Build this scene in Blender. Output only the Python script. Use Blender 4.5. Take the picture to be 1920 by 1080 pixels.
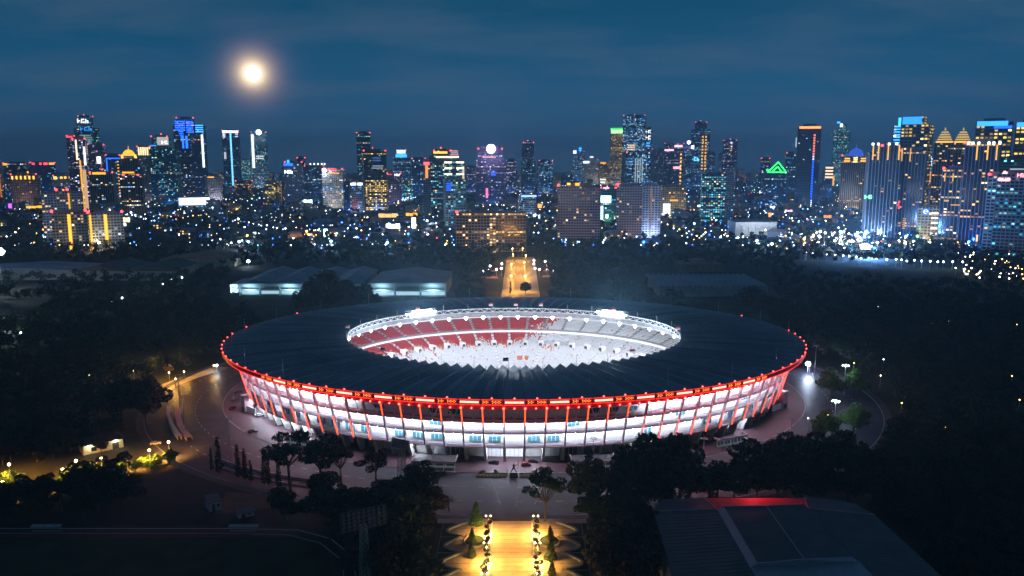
import bpy, math, random
import numpy as np
from mathutils import Vector, Matrix
random.seed(7); rng = np.random.default_rng(7)
R = math.radians
for _o in list(bpy.data.objects): bpy.data.objects.remove(_o)
S = bpy.context.scene
COL = S.collection

# ------------------------------------------------------------------ camera
H = 124.0; F = 1493.3; PITCH = R(9.02)
cam_d = bpy.data.cameras.new('camera'); cam = bpy.data.objects.new('camera', cam_d); COL.objects.link(cam)
cam_d.lens = 28.0; cam_d.sensor_width = 36.0; cam_d.clip_start = 1.0; cam_d.clip_end = 60000
cam.location = (0, 0, H); cam.rotation_euler = (R(90) - PITCH, 0, 0)
S.camera = cam
# ------------------------------------------------------------------ colour management
S.view_settings.view_transform = 'Standard'; S.view_settings.look = 'None'
S.view_settings.exposure = 0.0; S.view_settings.gamma = 1.0
S.view_settings.use_curve_mapping = False
S.render.engine = 'CYCLES'
cy = S.cycles
cy.use_denoising = True
try: cy.denoiser = 'OPENIMAGEDENOISE'
except Exception: pass
cy.use_light_tree = True
cy.max_bounces = 4; cy.diffuse_bounces = 2; cy.glossy_bounces = 2; cy.transmission_bounces = 2; cy.volume_bounces = 0
cy.sample_clamp_indirect = 4.0; cy.sample_clamp_direct = 0.0
cy.caustics_reflective = False; cy.caustics_refractive = False

def ray(px, py):
    """world direction through a photo pixel (1920 x 1080)"""
    u = (px - 960) / F; v = (540 - py) / F
    c, s = math.cos(PITCH), math.sin(PITCH)
    return Vector((u, c + v * s, -s + v * c))
def at(px, py, z=0.0):
    d = ray(px, py); t = (z - H) / d.z
    return Vector((0, 0, H)) + d * t
def at_dist(px, py, Y):
    d = ray(px, py); t = Y / d.y
    return Vector((0, 0, H)) + d * t
def proj(x, y, z):
    c, s = math.cos(PITCH), math.sin(PITCH)
    dz = z - H
    dep = y * c - dz * s
    return 960 + F * x / dep, 540 - F * (y * s + dz * c) / dep, dep

# ------------------------------------------------------------------ world: dusk sky, moonlit thin cloud
MOON_DIR = ray(474, 138).normalized()
W = bpy.data.worlds.new('World'); S.world = W; W.use_nodes = True
nt = W.node_tree; nt.nodes.clear()
def N(tree, typ, **kw):
    n = tree.nodes.new(typ)
    for k, v in kw.items(): setattr(n, k, v)
    return n
def math_node(tree, op, a, b=None, clamp=False):
    n = N(tree, 'ShaderNodeMath', operation=op, use_clamp=clamp)
    for i, v in enumerate((a, b)):
        if v is None: continue
        if isinstance(v, (int, float)): n.inputs[i].default_value = v
        else: tree.links.new(v, n.inputs[i])
    return n.outputs[0]
def mixc(tree, fac, a, b, mode='MIX'):
    n = N(tree, 'ShaderNodeMix', data_type='RGBA', blend_type=mode)
    for i, v in ((0, fac), (6, a), (7, b)):
        if isinstance(v, (int, float)): n.inputs[i].default_value = v
        elif isinstance(v, tuple): n.inputs[i].default_value = (*v, 1.0) if len(v) == 3 else v
        else: tree.links.new(v, n.inputs[i])
    return n.outputs[2]
SUN_EL, SUN_ROT = R(-4), R(160)
sky = N(nt, 'ShaderNodeTexSky', sky_type='NISHITA', sun_disc=False, sun_elevation=SUN_EL, sun_rotation=SUN_ROT,
        altitude=30, air_density=1.6, dust_density=0.6, ozone_density=3.0)
tc = N(nt, 'ShaderNodeTexCoord')
sep = N(nt, 'ShaderNodeSeparateXYZ'); nt.links.new(tc.outputs['Generated'], sep.inputs[0])
# thin streaky cloud sheets
zc = math_node(nt, 'MAXIMUM', sep.outputs[2], 0.0)
den = math_node(nt, 'ADD', zc, 0.22)
cx = math_node(nt, 'DIVIDE', sep.outputs[0], den); cyv = math_node(nt, 'DIVIDE', sep.outputs[1], den)
cmb = N(nt, 'ShaderNodeCombineXYZ'); nt.links.new(cx, cmb.inputs[0]); nt.links.new(cyv, cmb.inputs[1])
mp = N(nt, 'ShaderNodeMapping'); nt.links.new(cmb.outputs[0], mp.inputs[0])
mp.inputs['Scale'].default_value = (0.9, 1.7, 1.0); mp.inputs['Location'].default_value = (1.3, 0.6, 0)
mp.inputs['Rotation'].default_value = (0, 0, R(10))
nz = N(nt, 'ShaderNodeTexNoise'); nz.inputs['Scale'].default_value = 1.6; nz.inputs['Detail'].default_value = 6; nz.inputs['Roughness'].default_value = 0.55
nt.links.new(mp.outputs[0], nz.inputs['Vector'])
cr = N(nt, 'ShaderNodeValToRGB'); nt.links.new(nz.outputs['Fac'], cr.inputs[0])
cr.color_ramp.elements[0].position = 0.42; cr.color_ramp.elements[1].position = 0.78
cloud = math_node(nt, 'MULTIPLY', cr.outputs[0], 0.75)
# blue-hour gradient over elevation added to the last of the Nishita twilight
gr = N(nt, 'ShaderNodeValToRGB'); nt.links.new(math_node(nt, 'MULTIPLY', zc, 2.0), gr.inputs[0])
el = gr.color_ramp.elements
el[0].position = 0.0; el[0].color = (0.32, 1.05, 2.25, 1)
el[1].position = 0.16; el[1].color = (0.13, 0.98, 2.1, 1)
for p_, c_ in ((0.36, (0.03, 0.70, 1.5, 1)), (0.6, (0.01, 0.50, 1.02, 1)), (1.0, (0.015, 0.16, 0.44, 1))):
    e_ = el.new(p_); e_.color = c_
tint = mixc(nt, 1.0, mixc(nt, 1.0, sky.outputs[0], (0.3, 0.6, 1.0), 'MULTIPLY'), gr.outputs[0], 'ADD')
# moon halo: a glow painted into the sky colour, standing in for lens bloom
dot = N(nt, 'ShaderNodeVectorMath', operation='DOT_PRODUCT'); nt.links.new(tc.outputs['Generated'], dot.inputs[0]); dot.inputs[1].default_value = MOON_DIR
ang = math_node(nt, 'ARCCOSINE', math_node(nt, 'MINIMUM', dot.outputs['Value'], 0.9999999))
SKY_STRENGTH = 0.1
CLOUD_COL = (0.62, 1.15, 1.95)
base = mixc(nt, cloud, tint, CLOUD_COL)
for sig, col, k in ((R(0.66), (18.0, 15.0, 9.0), 1.0), (R(1.18), (8.0, 5.3, 1.8), 1.0), (R(1.95), (1.5, 0.62, 1.0), 1.0)):
    q = math_node(nt, 'DIVIDE', ang, sig)
    e = math_node(nt, 'EXPONENT', math_node(nt, 'MULTIPLY', math_node(nt, 'MULTIPLY', q, q), -1.0))
    base = mixc(nt, e, base, mixc(nt, 1.0, base, tuple(c * k for c in col), 'ADD'))
bg = N(nt, 'ShaderNodeBackground'); nt.links.new(base, bg.inputs[0]); bg.inputs[1].default_value = SKY_STRENGTH
wo = N(nt, 'ShaderNodeOutputWorld'); nt.links.new(bg.outputs[0], wo.inputs[0])
# the moon's own light (the only "sun" of this night)
sd = bpy.data.lights.new('moonlight', 'SUN'); sd.energy = 0.015; sd.angle = R(0.5); sd.color = (1.0, 0.93, 0.82)
so = bpy.data.objects.new('moonlight', sd); COL.objects.link(so)
so.rotation_euler = (-MOON_DIR).to_track_quat('-Z', 'Y').to_euler()

# ------------------------------------------------------------------ materials
MATS = {}
def mat(name, col, rough=0.8, metal=0.0, var=0.25, scale=0.3, bump=0.0, spec=0.4):
    if name in MATS: return MATS[name]
    m = bpy.data.materials.new(name); m.use_nodes = True; t = m.node_tree
    b = t.nodes['Principled BSDF']
    b.inputs['Roughness'].default_value = rough; b.inputs['Metallic'].default_value = metal
    b.inputs['Specular IOR Level'].default_value = spec
    g = N(t, 'ShaderNodeNewGeometry')
    nz = N(t, 'ShaderNodeTexNoise'); nz.inputs['Scale'].default_value = scale; nz.inputs['Detail'].default_value = 5
    t.links.new(g.outputs['Position'], nz.inputs['Vector'])
    lo = tuple(c * (1 - var) for c in col); hi = tuple(min(1, c * (1 + var)) for c in col)
    f = N(t, 'ShaderNodeMapRange'); t.links.new(nz.outputs['Fac'], f.inputs[0]); f.inputs[1].default_value = 0.3; f.inputs[2].default_value = 0.7
    c = mixc(t, f.outputs[0], lo, hi)
    if name == 'roof_sheet':      # sheets of different age, and dirt streaks
        oi = N(t, 'ShaderNodeObjectInfo'); rr = N(t, 'ShaderNodeMapRange'); t.links.new(oi.outputs['Random'], rr.inputs[0]); rr.inputs[3].default_value = 0.72; rr.inputs[4].default_value = 1.25
        n2 = N(t, 'ShaderNodeTexNoise'); n2.inputs['Scale'].default_value = 0.9; n2.inputs['Detail'].default_value = 4; t.links.new(g.outputs['Position'], n2.inputs['Vector'])
        r2 = N(t, 'ShaderNodeMapRange'); t.links.new(n2.outputs['Fac'], r2.inputs[0]); r2.inputs[1].default_value = 0.35; r2.inputs[2].default_value = 0.65; r2.inputs[3].default_value = 0.8; r2.inputs[4].default_value = 1.12
        vm = N(t, 'ShaderNodeVectorMath', operation='SCALE'); t.links.new(c, vm.inputs[0]); t.links.new(math_node(t, 'MULTIPLY', rr.outputs[0], r2.outputs[0]), vm.inputs['Scale']); c = vm.outputs[0]
    t.links.new(c, b.inputs['Base Color'])
    if bump:
        bp = N(t, 'ShaderNodeBump'); bp.inputs['Strength'].default_value = bump; bp.inputs['Distance'].default_value = 0.3
        t.links.new(nz.outputs['Fac'], bp.inputs['Height']); t.links.new(bp.outputs[0], b.inputs['Normal'])
    MATS[name] = m; return m
def emit(name, col, strength, sampled=False):
    if name in MATS: return MATS[name]
    m = bpy.data.materials.new(name); m.use_nodes = True; t = m.node_tree
    b = t.nodes['Principled BSDF']
    b.inputs['Base Color'].default_value = (0.05, 0.05, 0.05, 1)
    b.inputs['Emission Color'].default_value = (*col, 1); b.inputs['Emission Strength'].default_value = strength
    m.cycles.emission_sampling = 'AUTO' if sampled else 'NONE'
    MATS[name] = m; return m
def lit_glass():
    m = bpy.data.materials.new('lit_glass'); m.use_nodes = True; t = m.node_tree
    b = t.nodes['Principled BSDF']; a = N(t, 'ShaderNodeAttribute', attribute_name='lamp')
    b.inputs['Base Color'].default_value = (0.02, 0.02, 0.03, 1); b.inputs['Roughness'].default_value = 0.2
    t.links.new(a.outputs['Color'], b.inputs['Emission Color']); b.inputs['Emission Strength'].default_value = 1.0
    m.cycles.emission_sampling = 'NONE'
    MATS['lit_glass'] = m; return m
LIT = lit_glass()

# ------------------------------------------------------------------ mesh builder
class MB:
    def __init__(s): s.v = []; s.f = []; s.m = []; s.c = []; s.smooth = False
    def face(s, pts, mi=0, c=None):
        n = len(s.v); s.v.extend([tuple(p) for p in pts]); s.f.append(tuple(range(n, n + len(pts)))); s.m.append(mi); s.c.append(c)
    def box(s, x0, x1, y0, y1, z0, z1, mi=0, c=None, bottom=True, back=True, top=True):
        n = len(s.v)
        s.v.extend([(x0, y0, z0), (x1, y0, z0), (x1, y1, z0), (x0, y1, z0), (x0, y0, z1), (x1, y0, z1), (x1, y1, z1), (x0, y1, z1)])
        fs = [(0, 1, 5, 4), (1, 2, 6, 5), (3, 0, 4, 7)]
        if top: fs.append((4, 5, 6, 7))
        if bottom: fs.append((3, 2, 1, 0))
        if back: fs.append((2, 3, 7, 6))
        for q in fs: s.f.append(tuple(n + i for i in q)); s.m.append(mi); s.c.append(c)
    def obox(s, c0, ax, ay, az, mi=0, c=None):
        """box from corner c0 along three vectors"""
        c0 = Vector(c0); ax = Vector(ax); ay = Vector(ay); az = Vector(az); n = len(s.v)
        for p in (c0, c0 + ax, c0 + ax + ay, c0 + ay, c0 + az, c0 + ax + az, c0 + ax + ay + az, c0 + ay + az): s.v.append(tuple(p))
        for q in ((3, 2, 1, 0), (4, 5, 6, 7), (0, 1, 5, 4), (1, 2, 6, 5), (2, 3, 7, 6), (3, 0, 4, 7)):
            s.f.append(tuple(n + i for i in q)); s.m.append(mi); s.c.append(c)
    def tube(s, p0, p1, r0, r1=None, n=6, mi=0, cap=True, c=None):
        p0 = Vector(p0); p1 = Vector(p1); r1 = r0 if r1 is None else r1
        d = (p1 - p0).normalized(); a = d.orthogonal().normalized(); b = d.cross(a); k = len(s.v)
        for p, r in ((p0, r0), (p1, r1)):
            for i in range(n):
                t = 2 * math.pi * i / n; s.v.append(tuple(p + a * (r * math.cos(t)) + b * (r * math.sin(t))))
        for i in range(n):
            j = (i + 1) % n; s.f.append((k + i, k + j, k + n + j, k + n + i)); s.m.append(mi); s.c.append(c)
        if cap:
            s.f.append(tuple(k + i for i in reversed(range(n)))); s.m.append(mi); s.c.append(c)
            s.f.append(tuple(k + n + i for i in range(n))); s.m.append(mi); s.c.append(c)
    def ball(s, p, r, mi=0, nu=8, nv=5, sz=1.0, c=None):
        k = len(s.v); p = Vector(p)
        s.v.append((p.x, p.y, p.z + r * sz))
        for j in range(1, nv):
            ph = math.pi * j / nv
            for i in range(nu):
                t = 2 * math.pi * i / nu
                s.v.append((p.x + r * math.sin(ph) * math.cos(t), p.y + r * math.sin(ph) * math.sin(t), p.z + r * sz * math.cos(ph)))
        s.v.append((p.x, p.y, p.z - r * sz)); e = len(s.v) - 1
        def add(q): s.f.append(q); s.m.append(mi); s.c.append(c)
        for i in range(nu):
            add((k, k + 1 + i, k + 1 + (i + 1) % nu))
            for j in range(nv - 2):
                o = k + 1 + j * nu; add((o + i, o + nu + i, o + nu + (i + 1) % nu, o + (i + 1) % nu))
            o = k + 1 + (nv - 2) * nu; add((o + (i + 1) % nu, o + i, e))
    def prism(s, poly, z0, z1, mi=0, c=None):
        n = len(poly); k = len(s.v)
        s.v.extend([(p[0], p[1], z0) for p in poly]); s.v.extend([(p[0], p[1], z1) for p in poly])
        def add(q): s.f.append(q); s.m.append(mi); s.c.append(c)
        for i in range(n): j = (i + 1) % n; add((k + i, k + j, k + n + j, k + n + i))
        add(tuple(k + n + i for i in range(n))); add(tuple(k + i for i in reversed(range(n))))
    def mesh(s, name, mats):
        me = bpy.data.meshes.new(name)
        me.from_pydata(s.v, [], s.f)
        mats = mats if isinstance(mats, (list, tuple)) else [mats]
        for m in mats: me.materials.append(m)
        if len(mats) > 1: me.polygons.foreach_set('material_index', s.m)
        if any(c is not None for c in s.c):
            at_ = me.attributes.new('lamp', 'FLOAT_COLOR', 'CORNER'); a = []
            for f, c in zip(s.f, s.c): a.extend(((*c, 1.0) if c else (0, 0, 0, 1)) * len(f))
            at_.data.foreach_set('color', a)
        if s.smooth: me.polygons.foreach_set('use_smooth', [True] * len(s.f))
        me.update(); return me
    def build(s, name, mats, parent=None, loc=None):
        o = bpy.data.objects.new(name, s.mesh(name, mats)); COL.objects.link(o)
        if parent is not None: o.parent = parent
        if loc is not None: o.location = loc
        return o
def link(name, me, parent=None, loc=None, rz=0.0, sc=None):
    o = bpy.data.objects.new(name, me); COL.objects.link(o)
    if parent is not None: o.parent = parent
    if loc is not None: o.location = loc
    if rz: o.rotation_euler = (0, 0, rz)
    if sc is not None: o.scale = sc if isinstance(sc, (tuple, list, Vector)) else (sc, sc, sc)
    return o
def tag(o, label=None, cat=None, group=None, kind=None):
    if label: o['label'] = label
    if cat: o['category'] = cat
    if group: o['group'] = group
    if kind: o['kind'] = kind
    return o
def thing(name, label, cat, loc=(0, 0, 0), rz=0.0, group=None):
    o = bpy.data.objects.new(name, None); COL.objects.link(o); o.location = loc; o.rotation_euler = (0, 0, rz)
    return tag(o, label, cat, group)
def stuff(o): o['kind'] = 'stuff'; return o
def copy_tree(o, loc=None, rz=None, sc=None, label=None, group=None):
    c = o.copy(); COL.objects.link(c)
    if loc is not None: c.location = loc
    if rz is not None: c.rotation_euler = (0, 0, rz)
    if sc is not None: c.scale = sc if isinstance(sc, (tuple, list)) else (sc, sc, sc)
    if label: c['label'] = label
    if group: c['group'] = group
    for ch in o.children:
        d = ch.copy(); COL.objects.link(d); d.parent = c
        for g in ch.children:
            e = g.copy(); COL.objects.link(e); e.parent = d
    return c
def lamp(kind, loc, power, col, target=None, size=0.4, spot=None, parent=None, shape=None, sy=None):
    d = bpy.data.lights.new('lamp_light', kind); d.energy = power; d.color = col
    if kind == 'AREA':
        d.size = size
        if sy: d.shape = 'RECTANGLE'; d.size_y = sy
    else: d.shadow_soft_size = size
    if kind == 'SPOT': d.spot_size = spot or R(120); d.spot_blend = 0.6
    o = bpy.data.objects.new('lamp_light', d); COL.objects.link(o); o.location = loc
    if target is not None: o.rotation_euler = (Vector(target) - Vector(loc)).to_track_quat('-Z', 'Y').to_euler()
    return o
# ------------------------------------------------------------------ common materials
M_asph = mat('asphalt', (0.034, 0.029, 0.044), 0.5, var=0.55, scale=0.16)
M_pave = mat('paving', (0.065, 0.055, 0.06), 0.6, var=0.3, scale=0.25)
M_plaza = mat('plaza_brick', (0.075, 0.036, 0.046), 0.55, var=0.25, scale=0.2)
M_slabred = mat('slab_edge', (.46, .36, .40), .7)
M_garden = mat('garden_paver', (.40, .33, .22), .6, var=.2, scale=.4)
M_blvd = mat('boulevard_stone', (0.42, 0.37, 0.30), 0.5, var=0.18, scale=0.35)
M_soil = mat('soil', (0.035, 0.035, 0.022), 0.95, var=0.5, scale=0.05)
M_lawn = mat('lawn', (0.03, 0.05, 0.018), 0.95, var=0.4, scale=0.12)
M_dirt = mat('bare_dirt', (0.16, 0.085, 0.06), 0.95, var=0.3, scale=0.2)
M_track = mat('running_track', (0.12, 0.035, 0.03), 0.85, var=0.15)
M_line = mat('white_paint', (0.7, 0.7, 0.68), 0.6, var=0.15, scale=1.5)
M_white = mat('white_plaster', (0.78, 0.78, 0.8), 0.7, var=0.06, scale=0.5)
M_conc = mat('concrete', (0.42, 0.41, 0.40), 0.85, var=0.2, scale=0.4)
M_stone = mat('pale_stone', (0.45, 0.40, 0.30), 0.8, var=0.2, scale=0.8)
M_steel = mat('galvanised_steel', (0.45, 0.45, 0.47), 0.45, metal=0.3, var=0.15, scale=1.0)
M_dark = mat('dark_metal', (0.05, 0.05, 0.055), 0.5, metal=0.2, var=0.2)
M_roof = mat('roof_sheet', (0.11, 0.165, 0.235), 0.4, metal=0.3, var=0.22, scale=0.06)
M_redp = mat('red_fascia', (0.5, 0.03, 0.03), 0.45, var=0.12)
M_redseat = mat('red_seat', (0.55, 0.035, 0.045), 0.45, var=0.15, scale=0.8)
M_whiteseat = mat('white_seat', (0.8, 0.8, 0.82), 0.45, var=0.1, scale=0.8)
M_orangeseat = mat('orange_seat', (0.7, 0.22, 0.08), 0.45, var=0.2, scale=0.8)
M_tealglass = mat('teal_glass', (0.05, 0.16, 0.2), 0.12, var=0.3, scale=0.3)
M_glass = mat('dark_glass', (0.018, 0.026, 0.035), 0.12, var=0.4, scale=0.05, spec=0.6)
M_pink = mat('pinkish_paint', (0.62, 0.42, 0.46), 0.6, var=0.1)
M_trunk = mat('bark', (0.10, 0.075, 0.05), 0.95, var=0.3, scale=1.5)
E_bead = emit('red_beacon', (1.0, 0.05, 0.04), 14.0, True)
E_redglow = emit('added_red_glow', (1.0, 0.02, 0.015), 2.2, True)
E_strip = emit('orange_strip', (1.0, 0.065, 0.012), 3.6, True)
E_tube = emit('white_tube', (0.74, 0.85, 1.0), 150.0, True)
E_flood = emit('flood_head', (0.85, 0.93, 1.0), 30.0, True)
E_board = emit('led_board', (1.0, 0.42, 0.28), 2.6)
E_amber = emit('amber_dot', (1.0, 0.30, 0.03), 3.0)
E_rim = emit('rim_lamp', (0.95, 0.95, 1.0), 9.0)
E_sod = emit('sodium_globe', (1.0, 0.72, 0.28), 14.0)
E_cool = emit('cool_globe', (0.75, 0.87, 1.0), 14.0)
E_warm = emit('warm_globe', (1.0, 0.82, 0.55), 14.0)
E_red = emit('red_aviation', (1.0, 0.06, 0.08), 5.0)

# ------------------------------------------------------------------ ground, roads
SC = Vector((1.0, 427.0, 0.0))                          # stadium centre
def ell(a, b, t, z=0.0): return Vector((SC.x + a * math.sin(t), SC.y - b * math.cos(t), z))
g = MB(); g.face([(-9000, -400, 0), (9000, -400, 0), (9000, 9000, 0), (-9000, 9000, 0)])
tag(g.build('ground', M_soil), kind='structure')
def ring_sheet(name, m, a0, b0, a1, b1, z, n=160, t0=0, t1=2 * math.pi, label=None):
    q = MB()
    for i in range(n):
        ta = t0 + (t1 - t0) * i / n; tb = t0 + (t1 - t0) * (i + 1) / n
        q.face([ell(a1, b1, ta, z), ell(a1, b1, tb, z), ell(a0, b0, tb, z), ell(a0, b0, ta, z)])
    return tag(q.build(name, m), kind='structure')
ring_sheet('ring_road', M_asph, 155, 122, 191, 161, 0.02)
ring_sheet('plaza', M_plaza, 120, 90, 155, 122, 0.12)
def ring_kerb(name, m, a, b, w, z0, z1, t0=0, t1=2 * math.pi, n=160):
    q = MB()
    for i in range(n):
        ta = t0 + (t1 - t0) * i / n; tb = t0 + (t1 - t0) * (i + 1) / n
        for (a0, b0, za, a1, b1, zb) in ((a + w, b + w, z0, a + w, b + w, z1), (a + w, b + w, z1, a, b, z1), (a, b, z1, a, b, z0)):
            q.face([ell(a0, b0, ta, za), ell(a0, b0, tb, za), ell(a1, b1, tb, zb), ell(a1, b1, ta, zb)])
    return tag(q.build(name, m), kind='structure')
ring_kerb('kerb', M_conc, 155, 122, 0.35, 0.0, 0.15)
ring_kerb('kerb', M_conc, 191, 161, 0.35, 0.0, 0.15, 0.09, 2 * math.pi - 0.09)
ring_sheet('pavement', M_pave, 191.4, 161.4, 195, 164.5, 0.13)
# dashed lane marks on the ring road
for (ra, rb) in ((168, 136), (180, 149)):
    q = MB()
    for i in range(150):
        t = 2 * math.pi * i / 150
        q.face([ell(ra + .25, rb + .25, t, 0.03), ell(ra + .25, rb + .25, t + 0.016, 0.03), ell(ra, rb, t + 0.016, 0.03), ell(ra, rb, t, 0.03)])
    tag(q.build('lane_marking', M_line), kind='structure')

# ------------------------------------------------------------------ stadium
NB = 96
_T = np.linspace(0, 2 * math.pi, 4001)
_P = np.stack([125 * np.sin(_T), -98 * np.cos(_T)], 1)
_L = np.concatenate([[0], np.cumsum(np.linalg.norm(np.diff(_P, axis=0), axis=1))])
def arc(k): return float(np.interp((k % NB) / NB * _L[-1], _L, _T)) + 2 * math.pi * math.floor(k / NB)
TK = [arc(k + 0.5) for k in range(-1, NB)]             # pillar k .. a bay is centred on the axis
stad = thing('stadium', 'huge oval floodlit stadium with a dark pleated ring roof edged in red lights', 'stadium', SC)
def sbuild(name, mb, mats, parent=None):
    """build in world coordinates, parented to the stadium (or to one of its parts)"""
    for i, v in enumerate(mb.v): mb.v[i] = (v[0] - SC.x, v[1] - SC.y, v[2])
    return mb.build(name, mats, parent or stad)
A_E, B_E = 154.0, 121.0      # eave
A_I, B_I = 90.5, 71.5        # inner edge
def lerp(a, b, f): return a + (b - a) * f
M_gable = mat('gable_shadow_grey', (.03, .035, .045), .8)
# roof: one folded panel per bay
Z_E, Z_I = 30.6, 29.6
for k in range(NB):
    ta, tb = TK[k], TK[k + 1]; tm = (ta + tb) / 2
    q = MB(); J = 10
    def rp(t, f, up):
        a, b = lerp(A_E, A_I, f), lerp(B_E, B_I, f)
        return ell(a, b, t, lerp(Z_E, Z_I, f) + 0.9 * math.sin(math.pi * min(1, f * 1.1)) + (0.25 + 2.1 * f) * up)
    for j in range(J):
        f0, f1 = j / J, (j + 1) / J
        q.face([rp(ta, f0, 0), rp(tm, f0, 1), rp(tm, f1, 1), rp(ta, f1, 0)])
        q.face([rp(tm, f0, 1), rp(tb, f0, 0), rp(tb, f1, 0), rp(tm, f1, 1)])
    # closed gable at the inner edge and a standing seam on ridge and valley
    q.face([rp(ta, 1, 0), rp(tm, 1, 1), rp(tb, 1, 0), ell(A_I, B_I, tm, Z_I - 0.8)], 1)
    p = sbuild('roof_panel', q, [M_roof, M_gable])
    w = MB()
    for (t, up) in ((tm, 1), (ta, 0)):
        for j in range(5):
            f0, f1 = j / 5, (j + 1) / 5
            w.tube(rp(t, f0, up) + Vector((0, 0, .06)), rp(t, f1, up) + Vector((0, 0, .06)), 0.10, n=4, cap=False)
    for s in range(1, 4):
        for (t_a, t_b, u0, u1) in ((ta, tm, 0, 1), (tm, tb, 1, 0)):
            e = s / 4; 
            w.tube(rp(lerp(t_a, t_b, e), 0, lerp(u0, u1, e)) + Vector((0, 0, .04)), rp(lerp(t_a, t_b, e), 1, lerp(u0, u1, e)) + Vector((0, 0, .04)), 0.05, n=3, cap=False)
    for i, v in enumerate(w.v): w.v[i] = (v[0] - SC.x, v[1] - SC.y, v[2])
    stuff(w.build('seam', [M_roof], p))
# soffit under the roof (pale steel) and inner ring truss
def ring_strip(name, m, rows, n=192, t0=0, t1=2 * math.pi, parent=None, flip=False):
    """rows = list of (a, b, z) joined into a continuous ring"""
    q = MB()
    for i in range(n):
        ta = t0 + (t1 - t0) * i / n; tb = t0 + (t1 - t0) * (i + 1) / n
        for r0, r1 in zip(rows[:-1], rows[1:]):
            q.face([ell(r0[0], r0[1], ta, r0[2]), ell(r0[0], r0[1], tb, r0[2]), ell(r1[0], r1[1], tb, r1[2]), ell(r1[0], r1[1], ta, r1[2])])
    return sbuild(name, q, [m], parent)
ring_strip('soffit', M_conc, [(A_E - .3, B_E - .3, 29.6), (A_I + 1, B_I + 1, 28.2)])
for k in range(NB):
    ta, tb = TK[k], TK[k + 1]; tm = (ta + tb) / 2; q = MB()
    a, b = A_I - 0.4, B_I - 0.4
    zl, zh = (29.6, 31.9) if math.cos(tm) < .2 else (27.2, 29.4)
    for z in (zl, zh): q.tube(ell(a, b, ta, z), ell(a, b, tb, z), 0.28, n=5, cap=False)
    q.tube(ell(a, b, ta, zl), ell(a, b, tm, zh), 0.18, n=4, cap=False)
    q.tube(ell(a, b, tm, zh), ell(a, b, tb, zl), 0.18, n=4, cap=False)
    q.tube(ell(a, b, ta, 26.9), ell(a, b, ta, 31.0), 0.22, n=4)
    sbuild('ring_truss', q, [M_white])
ring_strip('ring_beam', mat('ring_concrete', (.3, .3, .31), .8), [(A_I - .7, B_I - .7, 27.3), (A_I - .7, B_I - .7, 29.5), (A_I - .3, B_I - .3, 29.5)], t0=1.75, t1=2 * math.pi - 1.75)
# catwalk ring with lamps hung below the inner edge
ring_strip('catwalk', M_white, [(A_I + 5, B_I + 5, 25.0), (A_I + 6.2, B_I + 6.2, 25.0), (A_I + 6.2, B_I + 6.2, 25.7), (A_I + 5, B_I + 5, 25.7), (A_I + 5, B_I + 5, 25.0)])
for k in range(0, NB, 2):
    t = TK[k]; q = MB(); c = ell(A_I + 4.6, B_I + 4.6, t, 25.2)
    q.box(c.x - .9, c.x + .9, c.y - .3, c.y + .3, c.z - .5, c.z + .9); q.ball((c.x, c.y, c.z - 1.0), 0.4, nu=6, nv=4)
    sbuild('catwalk_lamp', q, [E_rim])
# flagpoles on the inner ring
for k in range(0, NB, 3):
    t = TK[k]; p0 = ell(A_I, B_I, t, 30.0); q = MB(); q.tube(p0, p0 + Vector((0, 0, 5.4)), 0.16, 0.10, n=5)
    po = sbuild('flagpole', q, [M_steel])
    if k % 4 == 0 or k in (45, 51):
        f = MB(); s = Vector((-2.3, .5, -.2)); d = Vector((0, 0, -0.85)); top = p0 + Vector((-.15, 0, 5.3))
        for h, mi in ((0, 0), (1, 1)):
            for j in range(3):
                wv = lambda u: Vector((0, .25 * math.sin(3 * u + k), -.12 * u))
                a0 = top + d * h + s * (j / 3) + wv(j / 3); a1 = top + d * h + s * ((j + 1) / 3) + wv((j + 1) / 3)
                f.face([a0, a1, a1 + d, a0 + d], mi)
        for i, v in enumerate(f.v): f.v[i] = (v[0] - SC.x, v[1] - SC.y, v[2])
        f.build('flag', [M_redp, M_white], po)
# floodlight banks on the far inner edge and smaller ones round the ring
def flood_bank(t, n, rows, name='floodlight_bank', wdt=1.5):
    c = ell(A_I - 0.8, B_I - 0.8, t, 30.2)
    tx = (ell(A_I, B_I, t + .01) - ell(A_I, B_I, t - .01)).normalized(); nin = Vector((-(c.x - SC.x), -(c.y - SC.y), 0)).normalized()
    q = MB(); hb = MB()
    q.obox(c - tx * (n * wdt / 2) - nin * 1.0, tx * n * wdt, nin * .3, (0, 0, .25)); q.obox(c - tx * (n * wdt / 2) - nin * 1.0 + Vector((0, 0, rows * 1.15)), tx * n * wdt, nin * .3, (0, 0, .2))
    for i in range(n + 1):
        if i % 3 == 0: p = c + tx * ((i - n / 2) * wdt) - nin; q.tube(p - Vector((0, 0, 1)), p + Vector((0, 0, rows * 1.2)), .12, n=4)
    fr = sbuild(name, q, [M_steel])
    for r in range(rows):
        for i in range(n):
            if i < (1, 0, 2)[r % 3] or i >= n - (2, 0, 3)[r % 3]: continue
            p = c + tx * ((i - n / 2 + .5) * wdt) + Vector((0, 0, .7 + r * 1.15))
            up = (nin * -.35 + Vector((0, 0, .95))).normalized(); h = up * .9; 
            hb.obox(p - tx * .55 - h * .5, tx * 1.1, nin * .4, h)
    for i, v in enumerate(hb.v): hb.v[i] = (v[0] - SC.x, v[1] - SC.y, v[2])
    stuff(hb.build('flood_head', [E_flood], fr))
    return c
px_t = lambda px: math.pi + (-1 if px > 960 else 1) * math.asin(min(1, abs(px - 961.5) / 315 * 1.135))
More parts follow.
